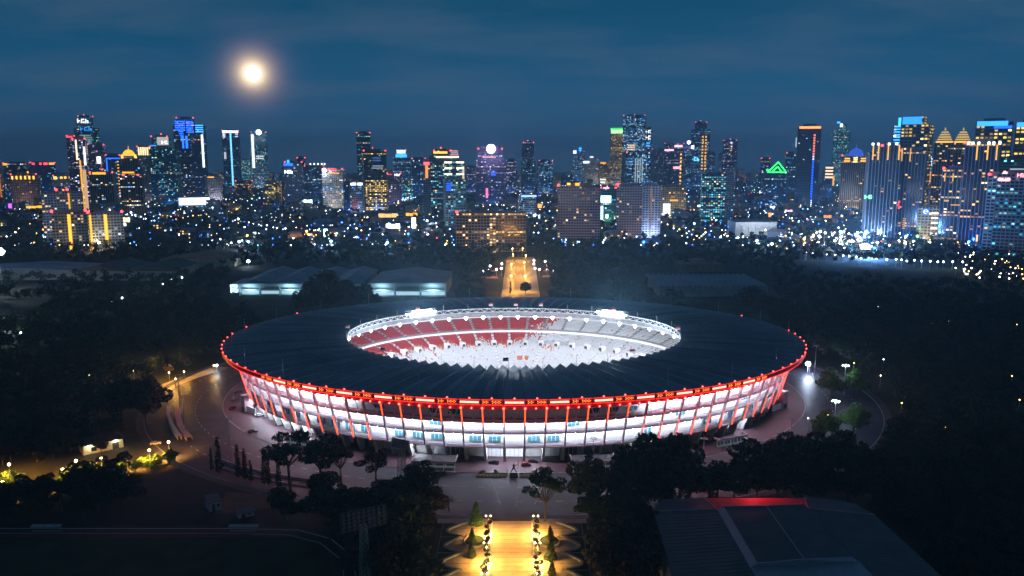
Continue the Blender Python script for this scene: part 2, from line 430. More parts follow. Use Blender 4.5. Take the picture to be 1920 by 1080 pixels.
for px in (785, 1147):
    c_ = flood_bank(px_t(px), 14, 3)
    lamp('SPOT', (c_.x, c_.y - 3, c_.z + 2.5), 420000, (.60, .8, 1), (c_.x * .8, c_.y - 100, c_.z + 42), size=1.5, spot=R(140))
# bowl: two tiers of seats in blocks, stairs between, pitch below
B0 = [(60, 40, 0.6), (97, 80, 13.6)]       # lower tier front / back (a, b, z)
B1 = [(99, 82, 16.0), (133, 116, 27.6)]    # upper tier
gp = MB(); gp.prism([(SC.x + 59 * math.sin(t), SC.y - 39 * math.cos(t)) for t in np.linspace(0, 2 * math.pi, 80, endpoint=False)], 0.13, 0.2)
sbuild('pitch', gp, [M_lawn])
ring_strip('terrace', M_conc, [(B0[0][0], B0[0][1], 0.1), (B0[0][0], B0[0][1], .5), (B0[1][0], B0[1][1], 13.4), (B0[1][0] + 1.5, B0[1][1] + 1.5, 13.4), (B0[1][0] + 1.5, B0[1][1] + 1.5, 15.8), (B1[1][0], B1[1][1], 27.3), (B1[1][0], B1[1][1], 29.3)], n=144)
ring_strip('tier_parapet', M_white, [(98.4, 81.4, 13.4), (97.9, 80.9, 15.6), (98.3, 81.3, 15.6), (98.8, 81.8, 13.4)])
ring_strip('tier_rail_glow', emit('tier_glow', (0.95, 0.95, 1.0), 1.3), [(97.8, 80.8, 14.3), (97.75, 80.75, 15.3)])  # white rail line on the parapet, drawn as a glowing strip
NS = 48
def seat_kind(t, f, tier):
    """red and white seat mosaic: white sweeps up from the pitch, red above"""
    x = -math.sin(t) * -1.0
    u = math.sin(t)          # -1 left .. +1 right
    lim = 0.52 + 0.05 * math.sin(t * 23) + 0.04 * math.sin(t * 51)
    if u > 0.05: lim += (u - 0.05) * 2.6
    v = f * 0.5 + (0.5 if tier else 0)
    edge = lim * 0.62
    n = random.random()
    if tier == 0 and (.03 < u < .075 or .085 < u < .13) and .2 < f < .32: return 2 if n < .8 else 1
    if tier == 0 and .2 < u < .33 and .5 < f < .66: return 2 if n < .55 else 1
    p = 1 / (1 + math.exp((v - edge) * (70 if u < .05 else 26)))
    if n < p: return 1 if random.random() > 0.015 else 2
    if edge < v < edge + 0.05 and random.random() < 0.6: return 2
    return 0
def seat_block(k, tier, rows, per):
    t0 = arc(k * 2 + .5 + 0.07); t1 = arc(k * 2 + 2.5 - 0.07); r0, r1 = (B0, B1)[tier]; q = MB()
    for r in range(rows):
        f = (r + .5) / rows; a, b, z = lerp(r0[0], r1[0], f), lerp(r0[1], r1[1], f), lerp(r0[2], r1[2], f)
        for s in range(per):
            ta = lerp(t0, t1, s / per); tb = lerp(t0, t1, (s + .82) / per); mi = seat_kind(ta, f, tier)
            da = 0.86 * (r1[0] - r0[0]) / rows; hz = 0.55
            p = [ell(a, b, ta, z), ell(a, b, tb, z), ell(a + da, b + da, tb, z), ell(a + da, b + da, ta, z)]
            up = [Vector((v.x, v.y, v.z + hz)) for v in p]; bk = [up[3] + Vector((0, 0, .6)), up[2] + Vector((0, 0, .6))]
            q.face([p[0], p[1], up[1], up[0]], mi); q.face(up, mi); q.face([up[3], up[2], bk[1], bk[0]], mi)
    stuff(sbuild('seat_block', q, [M_redseat, M_whiteseat, M_orangeseat]))
for k in range(NS):
    far = math.cos(arc(k * 2 + 1.5)) < 0.45
    seat_block(k, 0, 26 if far else 10, 12 if far else 6); seat_block(k, 1, 22 if far else 8, 12 if far else 6)
for k in range(NS):                                     # stairs and vomitories
    t = TK[2 * k + 1]
    for (r0, r1) in (B0, B1):
        q = MB()
        for r in range(12):
            f0, f1 = r / 12, (r + 1) / 12
            a0, b0, z0 = lerp(r0[0], r1[0], f0), lerp(r0[1], r1[1], f0), lerp(r0[2], r1[2], f0) + .15
            a1, b1, z1 = lerp(r0[0], r1[0], f1), lerp(r0[1], r1[1], f1), lerp(r0[2], r1[2], f1) + .15
            q.face([ell(a0, b0, t - .009, z0), ell(a0, b0, t + .009, z0), ell(a0, b0, t + .009, z1), ell(a0, b0, t - .009, z1)])
            q.face([ell(a0, b0, t - .009, z1), ell(a0, b0, t + .009, z1), ell(a1, b1, t + .009, z1), ell(a1, b1, t - .009, z1)])
        sbuild('stair', q, [M_white if r0[2] < 1 else M_conc])
    v = MB(); c = ell(lerp(60, 97, .62), lerp(40, 80, .62), t, 9.0); nin = Vector((c.x - SC.x, c.y - SC.y, 0)).normalized(); tx = Vector((-nin.y, nin.x, 0))
    v.obox(c - tx * 1.5, tx * 3.0, nin * 3.6, (0, 0, 2.9)); v.obox(c - tx * .9 - nin * .05, tx * 1.8, nin * .04, (0, 0, 2.0), 1)
    sbuild('vomitory', v, [M_white, M_dark])
# facade --------------------------------------------------------------
LV = [7.4, 14.3, 19.8, 25.6]                            # slab levels
def fa(z): f = (z - 7.4) / (27 - 7.4); return lerp(142.0, 147.0, f), lerp(112.6, 118.9, f)
for z in LV[:3]:
    a, b = fa(z)
    ring_strip('floor_slab', M_slabred, [(a + .1, b + .1, z - .42), (a + .1, b + .1, z + .12), (a - 7, b - 7, z + .12), (a - 7, b - 7, z - .4), (a + .1, b + .1, z - .42)])
ring_strip('concourse_wall', M_white, [(138.4, 109.2, 7.5), (141.8, 113.6, 25.4)])
ring_strip('ground_wall', M_conc, [(131.0, 102.0, 0.1), (131.0, 102.0, 7.0)])
a, b = fa(25.6)
ring_strip('red_fascia', M_redp, [(a - 6, b - 6, 25.6), (a + .3, b + .3, 25.6), (a + .35, b + .35, 27.3), (A_E - .4, B_E - .4, 27.8), (A_E - .05, B_E - .05, 28.4), (A_E, B_E, 30.5)])
dark_l1 = lambda u, c: (c > 0 and u < -0.42) or (c > 0 and u > 0.50)
for k in range(NB):
    t = TK[k]; tb = TK[k + 1]; tm = (t + tb) / 2; u = math.sin(tm); c = math.cos(tm)
    # pillar leaning outwards with its light strips
    q = MB(); w = 0.30; tx = Vector((math.cos(t), math.sin(t) * B_E / A_E, 0)).normalized(); nn = Vector((tx.y, -tx.x, 0))
    p0 = ell(*fa(7.4), t, 7.0); p1 = ell(*fa(25.6), t, 25.6)
    ax = p1 - p0
    q.obox(p0 - tx * w - nn * .6, tx * 2 * w, nn * 1.2, ax)
    pil = sbuild('pillar', q, [M_pink])
    if c > -0.3:
        s = MB(); o = p0 + nn * .62
        lo, hi = ((0.0, 0.47) if abs(u) > .38 else (0.70, 1.0)) if abs(u) < 0.9 else (0.0, 1.0)
        s.obox(o - tx * .22 + ax * lo, tx * .44, nn * .1, ax * (hi - lo))
        if abs(u) < .3 or (.38 < abs(u) < .9 and k % 3): s.obox(o - tx * .12 + ax * .6, tx * .24, nn * .1, ax * .1)
        for i, v in enumerate(s.v): s.v[i] = (v[0] - SC.x, v[1] - SC.y, v[2])
        s.build('light_strip', [E_strip], pil)
    # pier at ground level
    q = MB(); g0 = ell(137.5, 108.5, t, 0.1)
    q.obox(g0 - tx * .6 - nn * 2.5, tx * 1.2, nn * 3.2, Vector((0, 0, 6.9)) + nn * 2.5); sbuild('pier', q, [M_conc])
    # V brace on the top level
    q = MB(); bm_ = ell(*fa(20.0), tm, 20.0) - nn * 2.0; top_a = ell(*fa(25.4), lerp(t, tb, .2), 25.4) - nn * 3.2; top_b = ell(*fa(25.4), lerp(t, tb, .8), 25.4) - nn * 3.2
    q.tube(bm_, top_a, .22, n=5, cap=False); q.tube(bm_, top_b, .22, n=5, cap=False); sbuild('brace', q, [M_white])
    # bays
    if c < -0.35: continue
    for li in range(3):
        z0, z1 = LV[li], LV[li + 1]
        lit = True
        if li == 0 and ((u < -0.50 and k % 3) or (u > 0.6 and k % 2)): lit = False
        if li == 2 and abs(u + .06) < 0.42: lit = False
        ao, bo = fa(z1)
        if lit:
            e = MB()
            for (x0, x1) in ((.05, .48), (.52, .95)):
                ta_, tb_ = lerp(t, tb, x0), lerp(t, tb, x1)
                e.face([ell(ao - .75, bo - .75, ta_, z1 - .45), ell(ao - .75, bo - .75, tb_, z1 - .45), ell(ao - .95, bo - .95, tb_, z1 - 1.0), ell(ao - .95, bo - .95, ta_, z1 - 1.0)]); e.face([ell(ao - .68, bo - .68, ta_, z1 - .45), ell(ao - .68, bo - .68, tb_, z1 - .45), ell(ao - .88, bo - .88, tb_, z1 - 1.06), ell(ao - .88, bo - .88, ta_, z1 - 1.06)], 1)
            sbuild('tube_lamp', e, [E_tube, M_white])
        # low white parapet, window openings and louvres in the wall behind
        ap, bp = fa(z0)
        h = .3
        pq = MB()
        i0 = ell(ap - .9, bp - .9, lerp(t, tb, .06), z0 + .16); i1 = ell(ap - .9, bp - .9, lerp(t, tb, .94), z0 + .16)
        pq.obox(i0, i1 - i0, nn * .15, (0, 0, h)); sbuild('parapet', pq, [M_white])
        rnd = random.random()
        if (li == 0 and (rnd < .45 or not lit)) or (li == 1 and rnd < .12) or (li == 2 and not lit and rnd < .5):
            wq = MB(); j0 = ell(138.7, 109.5, lerp(t, tb, .18), z0 + 1.6); j1 = ell(138.7, 109.5, lerp(t, tb, .82), z0 + 1.6)
            off = nn * (0.5 + (1.55 - .5 * abs(u)) * li)
            wq.obox(j0 + off, j1 - j0, nn * .2, (0, 0, 2.4 if li else 3.0), 0)
            for x in (0, .33, .66, 1): wq.obox(j0 + off + (j1 - j0) * x - tx * .06 + nn * .2, tx * .12, nn * .08, (0, 0, 2.4 if li else 3.0), 1)
            sbuild('window', wq, [M_tealglass, M_white])
    # ground-floor: shutters and lit entrances
    gq = MB(); j0 = ell(132.2, 103.2, lerp(t, tb, .03), .12); j1 = ell(132.2, 103.2, lerp(t, tb, .97), .12)
    centre = k in (0, 1, NB - 1, 95); 
    if abs(u) < .05 and c > 0: mm = M_white
    else: mm = (M_dark, M_conc, M_white)[(k * 7) % 3]
    gq.obox(j0 + nn * .2, j1 - j0, nn * .25, (0, 0, 6.6))
    for x in (.25, .5, .75): gq.obox(j0 + (j1 - j0) * x + nn * .45 - tx * .08, tx * .16, nn * .1, (0, 0, 6.4), 1)
    sbuild('entrance_wall' if mm is M_white else 'shutter', gq, [mm, M_steel])
    if c > 0 and (abs(u) < .07 or (k * 5) % 7 == 0 or (u < -.70 and u > -.93)):
        e = MB(); ta_, tb_ = lerp(t, tb, .15), lerp(t, tb, .85)
        e.face([ell(140.0, 110.5, ta_, 6.8), ell(140.0, 110.5, tb_, 6.8), ell(139.4, 109.9, tb_, 6.8), ell(139.4, 109.9, ta_, 6.8)])
        sbuild('tube_lamp', e, [E_tube])
# red beacons: two rows round the eave
bead = MB(); bead.ball((0, 0, 0), .40, nu=8, nv=5); bead_me = bead.mesh('beacon', [E_bead])
def place_bead(p, s=1.0):
    o = link('beacon', bead_me, stad, (p.x - SC.x, p.y - SC.y, p.z)); o.scale = (s, s, s)
for k in range(NB):
    t, tb = TK[k], TK[k + 1]; tm = (t + tb) / 2
    a, b = fa(26.6)
    if math.cos(t) > -.1:
        place_bead(ell(a + .9, b + .9, t, 26.3), 1.15); place_bead(ell(a + .9, b + .9, tm, 26.3), .85)
    if math.cos(t) > -.1 or (k % 5 == 0 and math.cos(t) < -.1 and abs(math.sin(t)) > .8): place_bead(ell(A_E + .1, B_E + .1, tm, 30.9), .8)
# scrolling LED boards along the front of the eave
for k in range(-13, 14):
    kk = k % NB; t, tb = TK[kk], TK[kk + 1]; tx = Vector((math.cos(t), math.sin(t) * .8, 0)).normalized(); nn = Vector((tx.y, -tx.x, 0))
    j0 = ell(A_E + .15, B_E + .15, lerp(t, tb, .08), 28.3); j1 = ell(A_E + .15, B_E + .15, lerp(t, tb, .92), 28.3)
    q = MB(); q.obox(j0 + Vector((0, 0, .45)) - nn * .1, j1 - j0, nn * .15, (0, 0, 1.25))
    br = sbuild('sign_board', q, [M_redp])
    e = MB()
    if k % 2 == 0:
        e.obox(j0 + nn * .08 + Vector((0, 0, .6)), j1 - j0, nn * .06, (0, 0, .8)); nm, mm = 'lit_panel', E_board
    else:
        for r in range(3):
            for i in range(12):
                if (r + i) % 2 or i in (4, 5): continue
                e.obox(j0 + (j1 - j0) * ((i + .2) / 12) + nn * .08 + Vector((0, 0, .55 + .36 * r)), (j1 - j0) * .045, nn * .06, (0, 0, .3))
        nm, mm = 'dot_matrix', E_amber
    for i, v in enumerate(e.v): e.v[i] = (v[0] - SC.x, v[1] - SC.y, v[2])
    stuff(e.build(nm, [mm], br))
# glowing red strips added to brighten the fascia and eave
for k in range(NB):
    t, tb = TK[k], TK[k + 1]
    if math.cos(t) < -.35: continue
    q = MB()
    for j in range(2):
        t_a, t_b = lerp(t, tb, .03 + .485 * j), lerp(t, tb, .485 + .485 * j)
        q.face([ell(A_E - .2, B_E - .2, t_a, 27.9), ell(A_E - .2, B_E - .2, t_b, 27.9), ell(A_E + .06, B_E + .06, t_b, 28.35), ell(A_E + .06, B_E + .06, t_a, 28.35)])
    for j in range(2):
        t_a, t_b = lerp(t, tb, .03 + .485 * j), lerp(t, tb, .485 + .485 * j)
        q.face([ell(A_E + .03, B_E + .03, t_a, 30.12), ell(A_E + .03, B_E + .03, t_b, 30.12), ell(A_E + .03, B_E + .03, t_b, 30.42), ell(A_E + .03, B_E + .03, t_a, 30.42)])
    sbuild('added_red_glow', q, [E_redglow])
# lightning rods on the eave
for k in range(0, NB, 4):
    q = MB(); p = ell(A_E - 5, B_E - 5, TK[k], 30.6); q.tube(p, p + Vector((0, 0, 8.0)), .11, .07, n=4); sbuild('lightning_rod', q, [M_steel])
# light inside the bowl: floods along the ring, aimed at the stands opposite
for i in range(16):
    t = 2 * math.pi * (i + .5) / 16; p = ell(A_I - 1.5, B_I - 1.5, t, 27.0); tg = ell(85, 66, t + math.pi, 8)
    near = math.cos(t) > -0.2
    lamp('AREA', p, 22000 if near else 8000, (0.86, 0.9, 1.0), tg, 3.0)
# ------------------------------------------------------------------ sheets defined by ground points seen in the photo
def sheet(name, pts, m, z=0.02, kind='structure', label=None, cat=None):
    q = MB(); q.face([(p[0], p[1], z) for p in pts]); o = q.build(name, m); tag(o, kind=kind); return o
def gpt(px, py): p = at(px, py); return (p.x, p.y)
def strip_sheet(name, pts, w, m, z=0.02):
    q = MB(); n = len(pts); L = []; Rr = []
    for i, p in enumerate(pts):
        a = Vector(pts[max(0, i - 1)]); b = Vector(pts[min(n - 1, i + 1)]); d = (b - a).normalized(); nn = Vector((-d.y, d.x))
        L.append(Vector(p) + nn * w / 2); Rr.append(Vector(p) - nn * w / 2)
    for i in range(n - 1): q.face([(*Rr[i], z), (*Rr[i + 1], z), (*L[i + 1], z), (*L[i], z)])
    return tag(q.build(name, m), kind='structure')
SOD = (1.0, 0.46, 0.07); COOL = (0.55, 0.75, 1.0); WARM = (1.0, 0.78, 0.45)
# painted guide lines across the ring road in front of the boulevard
for a_, b_ in (((967, 905), (968, 950)), ((926, 912), (938, 946)), ((1003, 946), (1016, 914))): strip_sheet('road_marking', [gpt(*a_), gpt(*b_)], .3, M_line, .035)
# front boulevard
YB = 262.0                                              # where it meets the ring road
sheet('boulevard', [(-6.7, 150), (6.7, 150), (6.7, YB), (-6.7, YB)], M_blvd, 0.03)
for s in (-1, 1):
    sheet('promenade', [(s * 7.2, 150), (s * 24, 150), (s * 24, YB - 2), (s * 7.2, YB - 2)][::s], M_garden, 0.14)
    q = MB(); q.box(*sorted((s * 6.7, s * 7.2)), 150, YB, 0, 0.15); tag(q.build('kerb', M_line), kind='structure')
    # apron where boulevard meets road
    sheet('crossing', [(s * 7.2, YB - 2), (s * 26, YB - 2), (s * 26, YB + 1.5), (s * 7.2, YB + 1.5)][::s], M_blvd, 0.16)
    for y in np.arange(172, 258, 6.0):
        sheet('paving_joint', [(s * 7.3, y), (s * 23.5, y), (s * 23.5, y + .22), (s * 7.3, y + .22)][::s], M_soil, 0.144)
# paving slabs of the boulevard: joints
for y in np.arange(170, 262, 3.0):
    q = MB(); q.face([(-6.6, y, .034), (6.6, y, .034), (6.6, y + .16, .034), (-6.6, y + .16, .034)]); tag(q.build('paving_joint', M_soil), kind='structure')
# wavy low planter walls in the gardens on both sides
def wall_path(name, pts, w, h, m, label, cat, closed=False, group=None):
    q = MB(); n = len(pts)
    prev = None
    for i in range(n):
        a = Vector(pts[i - 1] if (i or closed) else pts[0]); b = Vector(pts[(i + 1) % n] if (i < n - 1 or closed) else pts[-1]); d = (b - a).normalized(); nn = Vector((-d.y, d.x)) * w / 2; p = Vector(pts[i])
        cur = [(p.x + nn.x, p.y + nn.y), (p.x - nn.x, p.y - nn.y)]
        if prev is not None:
            (l0, r0), (l1, r1) = prev, cur
            q.face([(*r0, 0), (*r1, 0), (*r1, h), (*r0, h)]); q.face([(*l1, 0), (*l0, 0), (*l0, h), (*l1, h)]); q.face([(*r0, h), (*r1, h), (*l1, h), (*l0, h)])
        else: first = cur
        prev = cur
    if closed:
        (l0, r0), (l1, r1) = prev, first
        q.face([(*r0, 0), (*r1, 0), (*r1, h), (*r0, h)]); q.face([(*l1, 0), (*l0, 0), (*l0, h), (*l1, h)]); q.face([(*r0, h), (*r1, h), (*l1, h), (*l0, h)])
    return tag(q.build(name, m), label, cat, group)
for s, side in ((-1, 'left'), (1, 'right')):
    for j, (y0, ln) in enumerate(((250, 10), (239, 10.6), (228, 10.6), (217, 10.6), (205, 11.4))):
        pts = []
        for i in range(17):
            f = i / 16; pts.append((s * (15.5 + 6.0 * math.sin(math.pi * f) ** .7 + 1.0 * math.sin(2 * math.pi * f)), y0 + ln * f))
        wall_path('planter_wall', pts, .9, .7, M_stone, f'curved pale stone planter wall in the {side} boulevard garden, ' + ('nearest the ring road', 'second from the ring road', 'third from the ring road', 'fourth from the ring road', 'closest to the bottom edge')[j], 'planter wall', group='curved planter walls along the boulevard')
        bed = [(s * 23.8, y0 + ln)] + pts[::-1] + [(s * 23.8, y0)]
        sheet('flower_bed', bed[::s] if s > 0 else bed, M_lawn, 0.16)
    cxp, cyp = s * 12.3, 246.0
    pl = thing('round_planter', f'round stone planter with clipped lawn at the {side} corner of the boulevard entrance', 'planter', (cxp, cyp, 0), group='round planters at the boulevard entrance')
    ptsc = [(3.6 * math.sin(2 * math.pi * i / 28), 4.2 * math.cos(2 * math.pi * i / 28)) for i in range(28)]
    q = MB()
    for i in range(28):
        p0, p1 = Vector(ptsc[i]), Vector(ptsc[(i + 1) % 28])
        q.face([(*p1, 0), (*p0, 0), (*p0, .8), (*p1, .8)]); q.face([(*p1, .8), (*p0, .8), (*(p0 * .88), .8), (*(p1 * .88), .8)]); q.face([(*(p0 * .88), .8), (*(p0 * .88), .55), (*(p1 * .88), .55), (*(p1 * .88), .8)])
    q.build('wall', M_stone, pl); q = MB(); q.face([(*(Vector(p) * .88), .56) for p in ptsc[::-1]]); q.build('lawn', M_lawn, pl)

# ------------------------------------------------------------------ lamp posts
def post_lamp(name, label, h, globe, arm=0.0, group=None, heads=1, cat='street lamp', r=.11, hr=.38):
    o = thing(name, label, cat, group=group)
    q = MB(); q.tube((0, 0, 0), (0, 0, h), r * 1.4, r * .8, 6); q.tube((0, 0, 0), (0, 0, .5), r * 2.2, r * 2.0, 6)
    if arm: q.tube((-arm, 0, h), (arm, 0, h), r * .6, n=4)
    q.build('post', M_steel, o)
    b = MB()
    if heads == 1: b.ball((0, 0, h + hr * .6), hr, nu=8, nv=5)
    else:
        for s in (-1, 1): b.ball((s * arm, 0, h + hr * .4), hr, nu=8, nv=5)
    b.build('globe', globe, o); return o
bl = post_lamp('boulevard_lamp', 'sodium globe lamp beside the boulevard', 7.0, E_sod, arm=.8, heads=2, hr=.27)
pos = [(s * 7.9, y) for y in (250.5, 231.5, 213.0, 196) for s in (-1, 1)]
nm = ['nearest the ring road', 'second from the ring road', 'third from the ring road', 'close to the picture bottom']
for i, (x, y) in enumerate(pos):
    lb = f"sodium globe lamp on the {'left' if x < 0 else 'right'} kerb of the boulevard, {nm[i // 2]}"
    o = bl if i == 0 else copy_tree(bl)
    o.location = (x, y, 0.14); o['label'] = lb; o['group'] = 'sodium lamps along the boulevard'
    lamp('SPOT', (x, y, 6.2), 17000, SOD, (x * .9, y, 0), size=.5, spot=R(150))
    lamp('POINT', (x + (.6 if x > 0 else -.6), y, 1.5), 2200, (1.0, .7, .3), size=.3)
# ring-road mushroom lamps and tall masts
def mast(name, label, loc, h, lit=False, hr=1.3, group=None):
    o = thing(name, label, 'light mast', loc, group=group)
    q = MB(); q.tube((0, 0, 0), (0, 0, h), .26, .14, 7); q.tube((0, 0, 0), (0, 0, .6), .5, .45, 7); q.build('post', M_steel, o)
    q = MB()
    for i in range(10):
        t = 2 * math.pi * i / 10; q.tube((hr * math.cos(t), hr * math.sin(t), h), (hr * math.cos(t + .63), hr * math.sin(t + .63), h), .08, n=4)
    for i in range(5):
        t = 2 * math.pi * i / 5; q.tube((0, 0, h), (hr * math.cos(t), hr * math.sin(t), h), .06, n=4)
    q.build('lamp_ring', M_steel, o)
    b = MB()
    for i in range(6):
        t = 2 * math.pi * i / 6; b.ball((hr * math.cos(t), hr * math.sin(t), h - .12), .36, nu=7, nv=4, sz=.6)
    b.build('lamp_head', E_cool if lit else M_steel, o)
    if lit: lamp('POINT', (loc[0], loc[1], h - .6), 5200, COOL, size=.6)
    return o
for (px, pyb, pyt, lit, lb) in (
    (1563, 816, 752, True, 'lit white light mast beside the bright green tree right of the stadium'),
    (1582, 740, 685, True, 'lit white light mast farther along the right bend of the ring road'),
    (1527, 708, 648, False, 'unlit steel light mast next to the brilliant white lamp right of the roof'),
    (348, 814, 742, False, 'unlit steel mast by the curved ramp walls left of the ring road'),
    (338, 772, 704, False, 'unlit steel mast behind the one at the curved ramp walls'),
    (432, 862, 784, False, 'unlit steel mast with a red tinted lamp ring left of the stadium plaza'),
    (812, 876, 838, False, 'dark mushroom mast in front of the left ticket pavilion'),
    (1112, 872, 822, False, 'dark mast in front of the right ticket pavilion'),
    (1319, 852, 822, False, 'dark mushroom mast beside the pink gate pavilion on the right'),
    (1484, 808, 784, False, 'dark mushroom mast at the kerb on the right side of the plaza')):
    p = at(px, pyb); tp = at_dist(px, pyt, p.y)
    mast('light_mast', lb, (p.x, p.y, .02), max(6, tp.z), lit, 1.6 if lit else 1.3)
# brilliant lamp by the roof on the right and others that read as single bright lamps
def bright_lamp(px, py, pyb, label, col, mat_, power, r=1.0, cat='floodlight', name='floodlight'):
    b = at(px, pyb); tp = at_dist(px, py, b.y)
    o = thing(name, label, cat, (b.x, b.y, 0))
    q = MB(); q.tube((0, 0, 0), (0, 0, tp.z), .2, .14, 6); q.build('post', M_steel, o)
    q = MB(); q.obox((-r, .25, tp.z - r * .6), (2 * r, 0, 0), (0, .3, 0), (0, 0, 1.2 * r)); q.build('housing', M_dark, o)
    e = MB(); e.ball((0, 0, tp.z), r, nu=10, nv=6, sz=.75); e.build('lens', mat_, o)
    if power: lamp('POINT', (b.x, b.y - 1.5 * r, tp.z - .5), power, col, size=r)
    return o
E_blue = emit('blue_white_flood', (0.70, 0.84, 1.0), 40.0)
bright_lamp(1514, 682, 700, 'brilliant blue white floodlight beside the right end of the roof', (.6, .75, 1), E_blue, 16000, 1.5)
bright_lamp(5, 472, 547, 'dazzling white floodlight on a tall mast at the far left', (.8, .9, 1), E_blue, 55000, 5.0)
bright_lamp(1621, 463, 482, 'dazzling blue white floodlight over the fairground on the right', (.12, .36, 1), E_blue, 1500000, 6.0)
bright_lamp(10, 606, 622, 'small blue white court floodlight at the left edge', (.6, .85, 1), E_blue, 9000, 1.5)
bright_lamp(466, 490, 500, 'bright blue white yard lamp behind the exhibition hall', (.6, .75, 1), E_blue, 6000, 2.0)
bright_lamp(407, 685, 697, 'white lamp at the left end of the roof by the road', (.3, .75, 1), E_blue, 900, .7)

# lattice floodlight towers in the foreground
M_headst = mat('dark_steel', (.14, .145, .16), .6, metal=.2, var=.3, scale=1.0)  # darker grey steel for the floodlight heads and frames
def lattice_tower(px, pyb, pyt, head_w, label, tilt):
    b = at(px, pyb); tp = at_dist(px, pyt, b.y); h = tp.z
    o = thing('floodlight_tower', label, 'floodlight tower', (b.x, b.y, 0), tilt)
    w0, w1 = 1.5, .8; q = MB()
    def cor(f, i): w = lerp(w0, w1, f); return Vector(((-w, w, w, -w)[i], (-w, -w, w, w)[i], h * f))
    for i in range(4): q.tube(cor(0, i), cor(1, i), .14, .1, 5)
    nseg = 14
    for sgm in range(nseg):
        f0, f1 = sgm / nseg, (sgm + 1) / nseg
        for i in range(4):
            j = (i + 1) % 4; q.tube(cor(f0, i), cor(f1, j), .06, n=4, cap=False); q.tube(cor(f0, j), cor(f1, i), .06, n=4, cap=False); q.tube(cor(f1, i), cor(f1, j), .06, n=4, cap=False)
    q.build('lattice', M_stone, o)
    fr = MB(); rows = 5; hh = head_w * .42
    for r in range(rows + 1): z = h - .5 + hh * r / rows; fr.tube((-head_w / 2, -.9 + .12 * r, z), (head_w / 2, -.9 + .12 * r, z), .09, n=4)
    for i in range(7): x = -head_w / 2 + head_w * i / 6; fr.tube((x, -.9, h - .5), (x, -.3, h - .5 + hh), .09, n=4)
    fr.build('head_frame', M_headst, o)
    hd = MB(); hd.tube((0, 0, 0), (0, .35, -.08), .42, .3, 8)
    me = hd.mesh('lamp_head', [M_headst])
    for r in range(rows):
        for i in range(9):
            link('lamp_head', me, o, (-head_w / 2 + head_w * (i + .5) / 9, -1.1 + .12 * r, h - .5 + hh * (r + .5) / rows))
    return o
lattice_tower(755, 945, 836, 7.5, 'slender lattice floodlight tower in front of the left ticket pavilion', R(-30))
lattice_tower(686, 1130, 985, 13.0, 'wide headed lattice floodlight tower at the bottom edge of the view', R(28))

# ------------------------------------------------------------------ pavilions round the plaza
def pavilion(pc, w, d, h, label, rz=0.0, lit=True, name='ticket_pavilion'):
    o = thing(name, label, 'pavilion', (pc.x, pc.y, .13), rz)
    q = MB(); q.box(-w / 2, w / 2, 0, .35, h - .9, h); q.box(-w / 2, -w / 2 + .3, .35, d, h - .9, h); q.box(w / 2 - .3, w / 2, .35, d, h - .9, h); q.build('fascia', M_pink, o)
    q = MB(); q.box(-w / 2 + .3, w / 2 - .3, .35, d, h - .75, h - .6); q.build('roof', M_dark, o)
    for i in range(5):
        q = MB(); x = -w / 2 + .2 + (w - .7) * i / 4; q.box(x, x + .3, .05, .35, 0, h - .9); q.build('post', M_white, o)
    q = MB(); q.box(-w / 2 + .4, w / 2 - .4, d * .55, d * .55 + .2, 0, h - 1.0); q.build('counter_wall', M_white, o)
    for i in range(4):
        q = MB(); x = -w / 2 + .7 + (w - .9) * i / 4; q.box(x, x + (w / 4 - .7), d * .55 - .06, d * .55 - .01, 1.0, h - 1.5); q.build('window', M_tealglass, o)
    if lit:
        q = MB(); q.face([(-w / 2 + .6, .8, h - .95), (-w / 2 + .6, 1.1, h - .95), (w / 2 - .6, 1.1, h - .95), (w / 2 - .6, .8, h - .95)]); q.build('tube_lamp', emit('dim_tube', (.8, .9, 1), 5.0, True), o)
    return o
p = at(812, 886); pavilion(p, 18, 9, 4.6, 'pink edged ticket pavilion left of the main entrance', R(-4))
p = at(1115, 886); pavilion(p, 18, 9, 4.6, 'pink edged ticket pavilion right of the main entrance', R(4))
p = at(1376, 838); pavilion(p, 16, 4, 4.4, 'pale pink gate pavilion at the right of the plaza', R(26))
p = at(558, 838); pavilion(p, 17, 4, 4.0, 'long pink roofed gate pavilion behind the dark trees on the left', R(-24))
def gate_wall(px, pyb, w, h, d, label, rz):
    b = at(px, pyb); o = thing('gate_block', label, 'gate block', (b.x, b.y, .13), rz)
    q = MB(); q.box(-w / 2, w / 2, 0, d, 0, h); q.build('wall', M_pink, o)
    q = MB(); q.box(-w / 2 - .1, w / 2 + .1, -.1, d + .1, h, h + .25); q.build('coping', M_white, o)
    q = MB(); q.box(-w / 2 + .5, w / 2 - .5, -.05, 0, 0, 2.4); q.build('door', M_dark, o)
    q = MB(); q.box(w / 2 * (-1 if px > 960 else 1), w / 2 * (-1 if px > 960 else 1) + (-8 if px > 960 else 8), 1, 1.3, 0, 3) if px < 960 else q.box(-w / 2 - 8, -w / 2, 1, 1.3, 0, 3); q.build('side_wall', M_white, o)
gate_wall(456, 772, 3.2, 8.0, 5, 'tall pale gate block at the left end of the facade', R(-40))
gate_wall(1472, 766, 4.2, 8.5, 5, 'tall pink gate block at the right end of the facade', R(40))

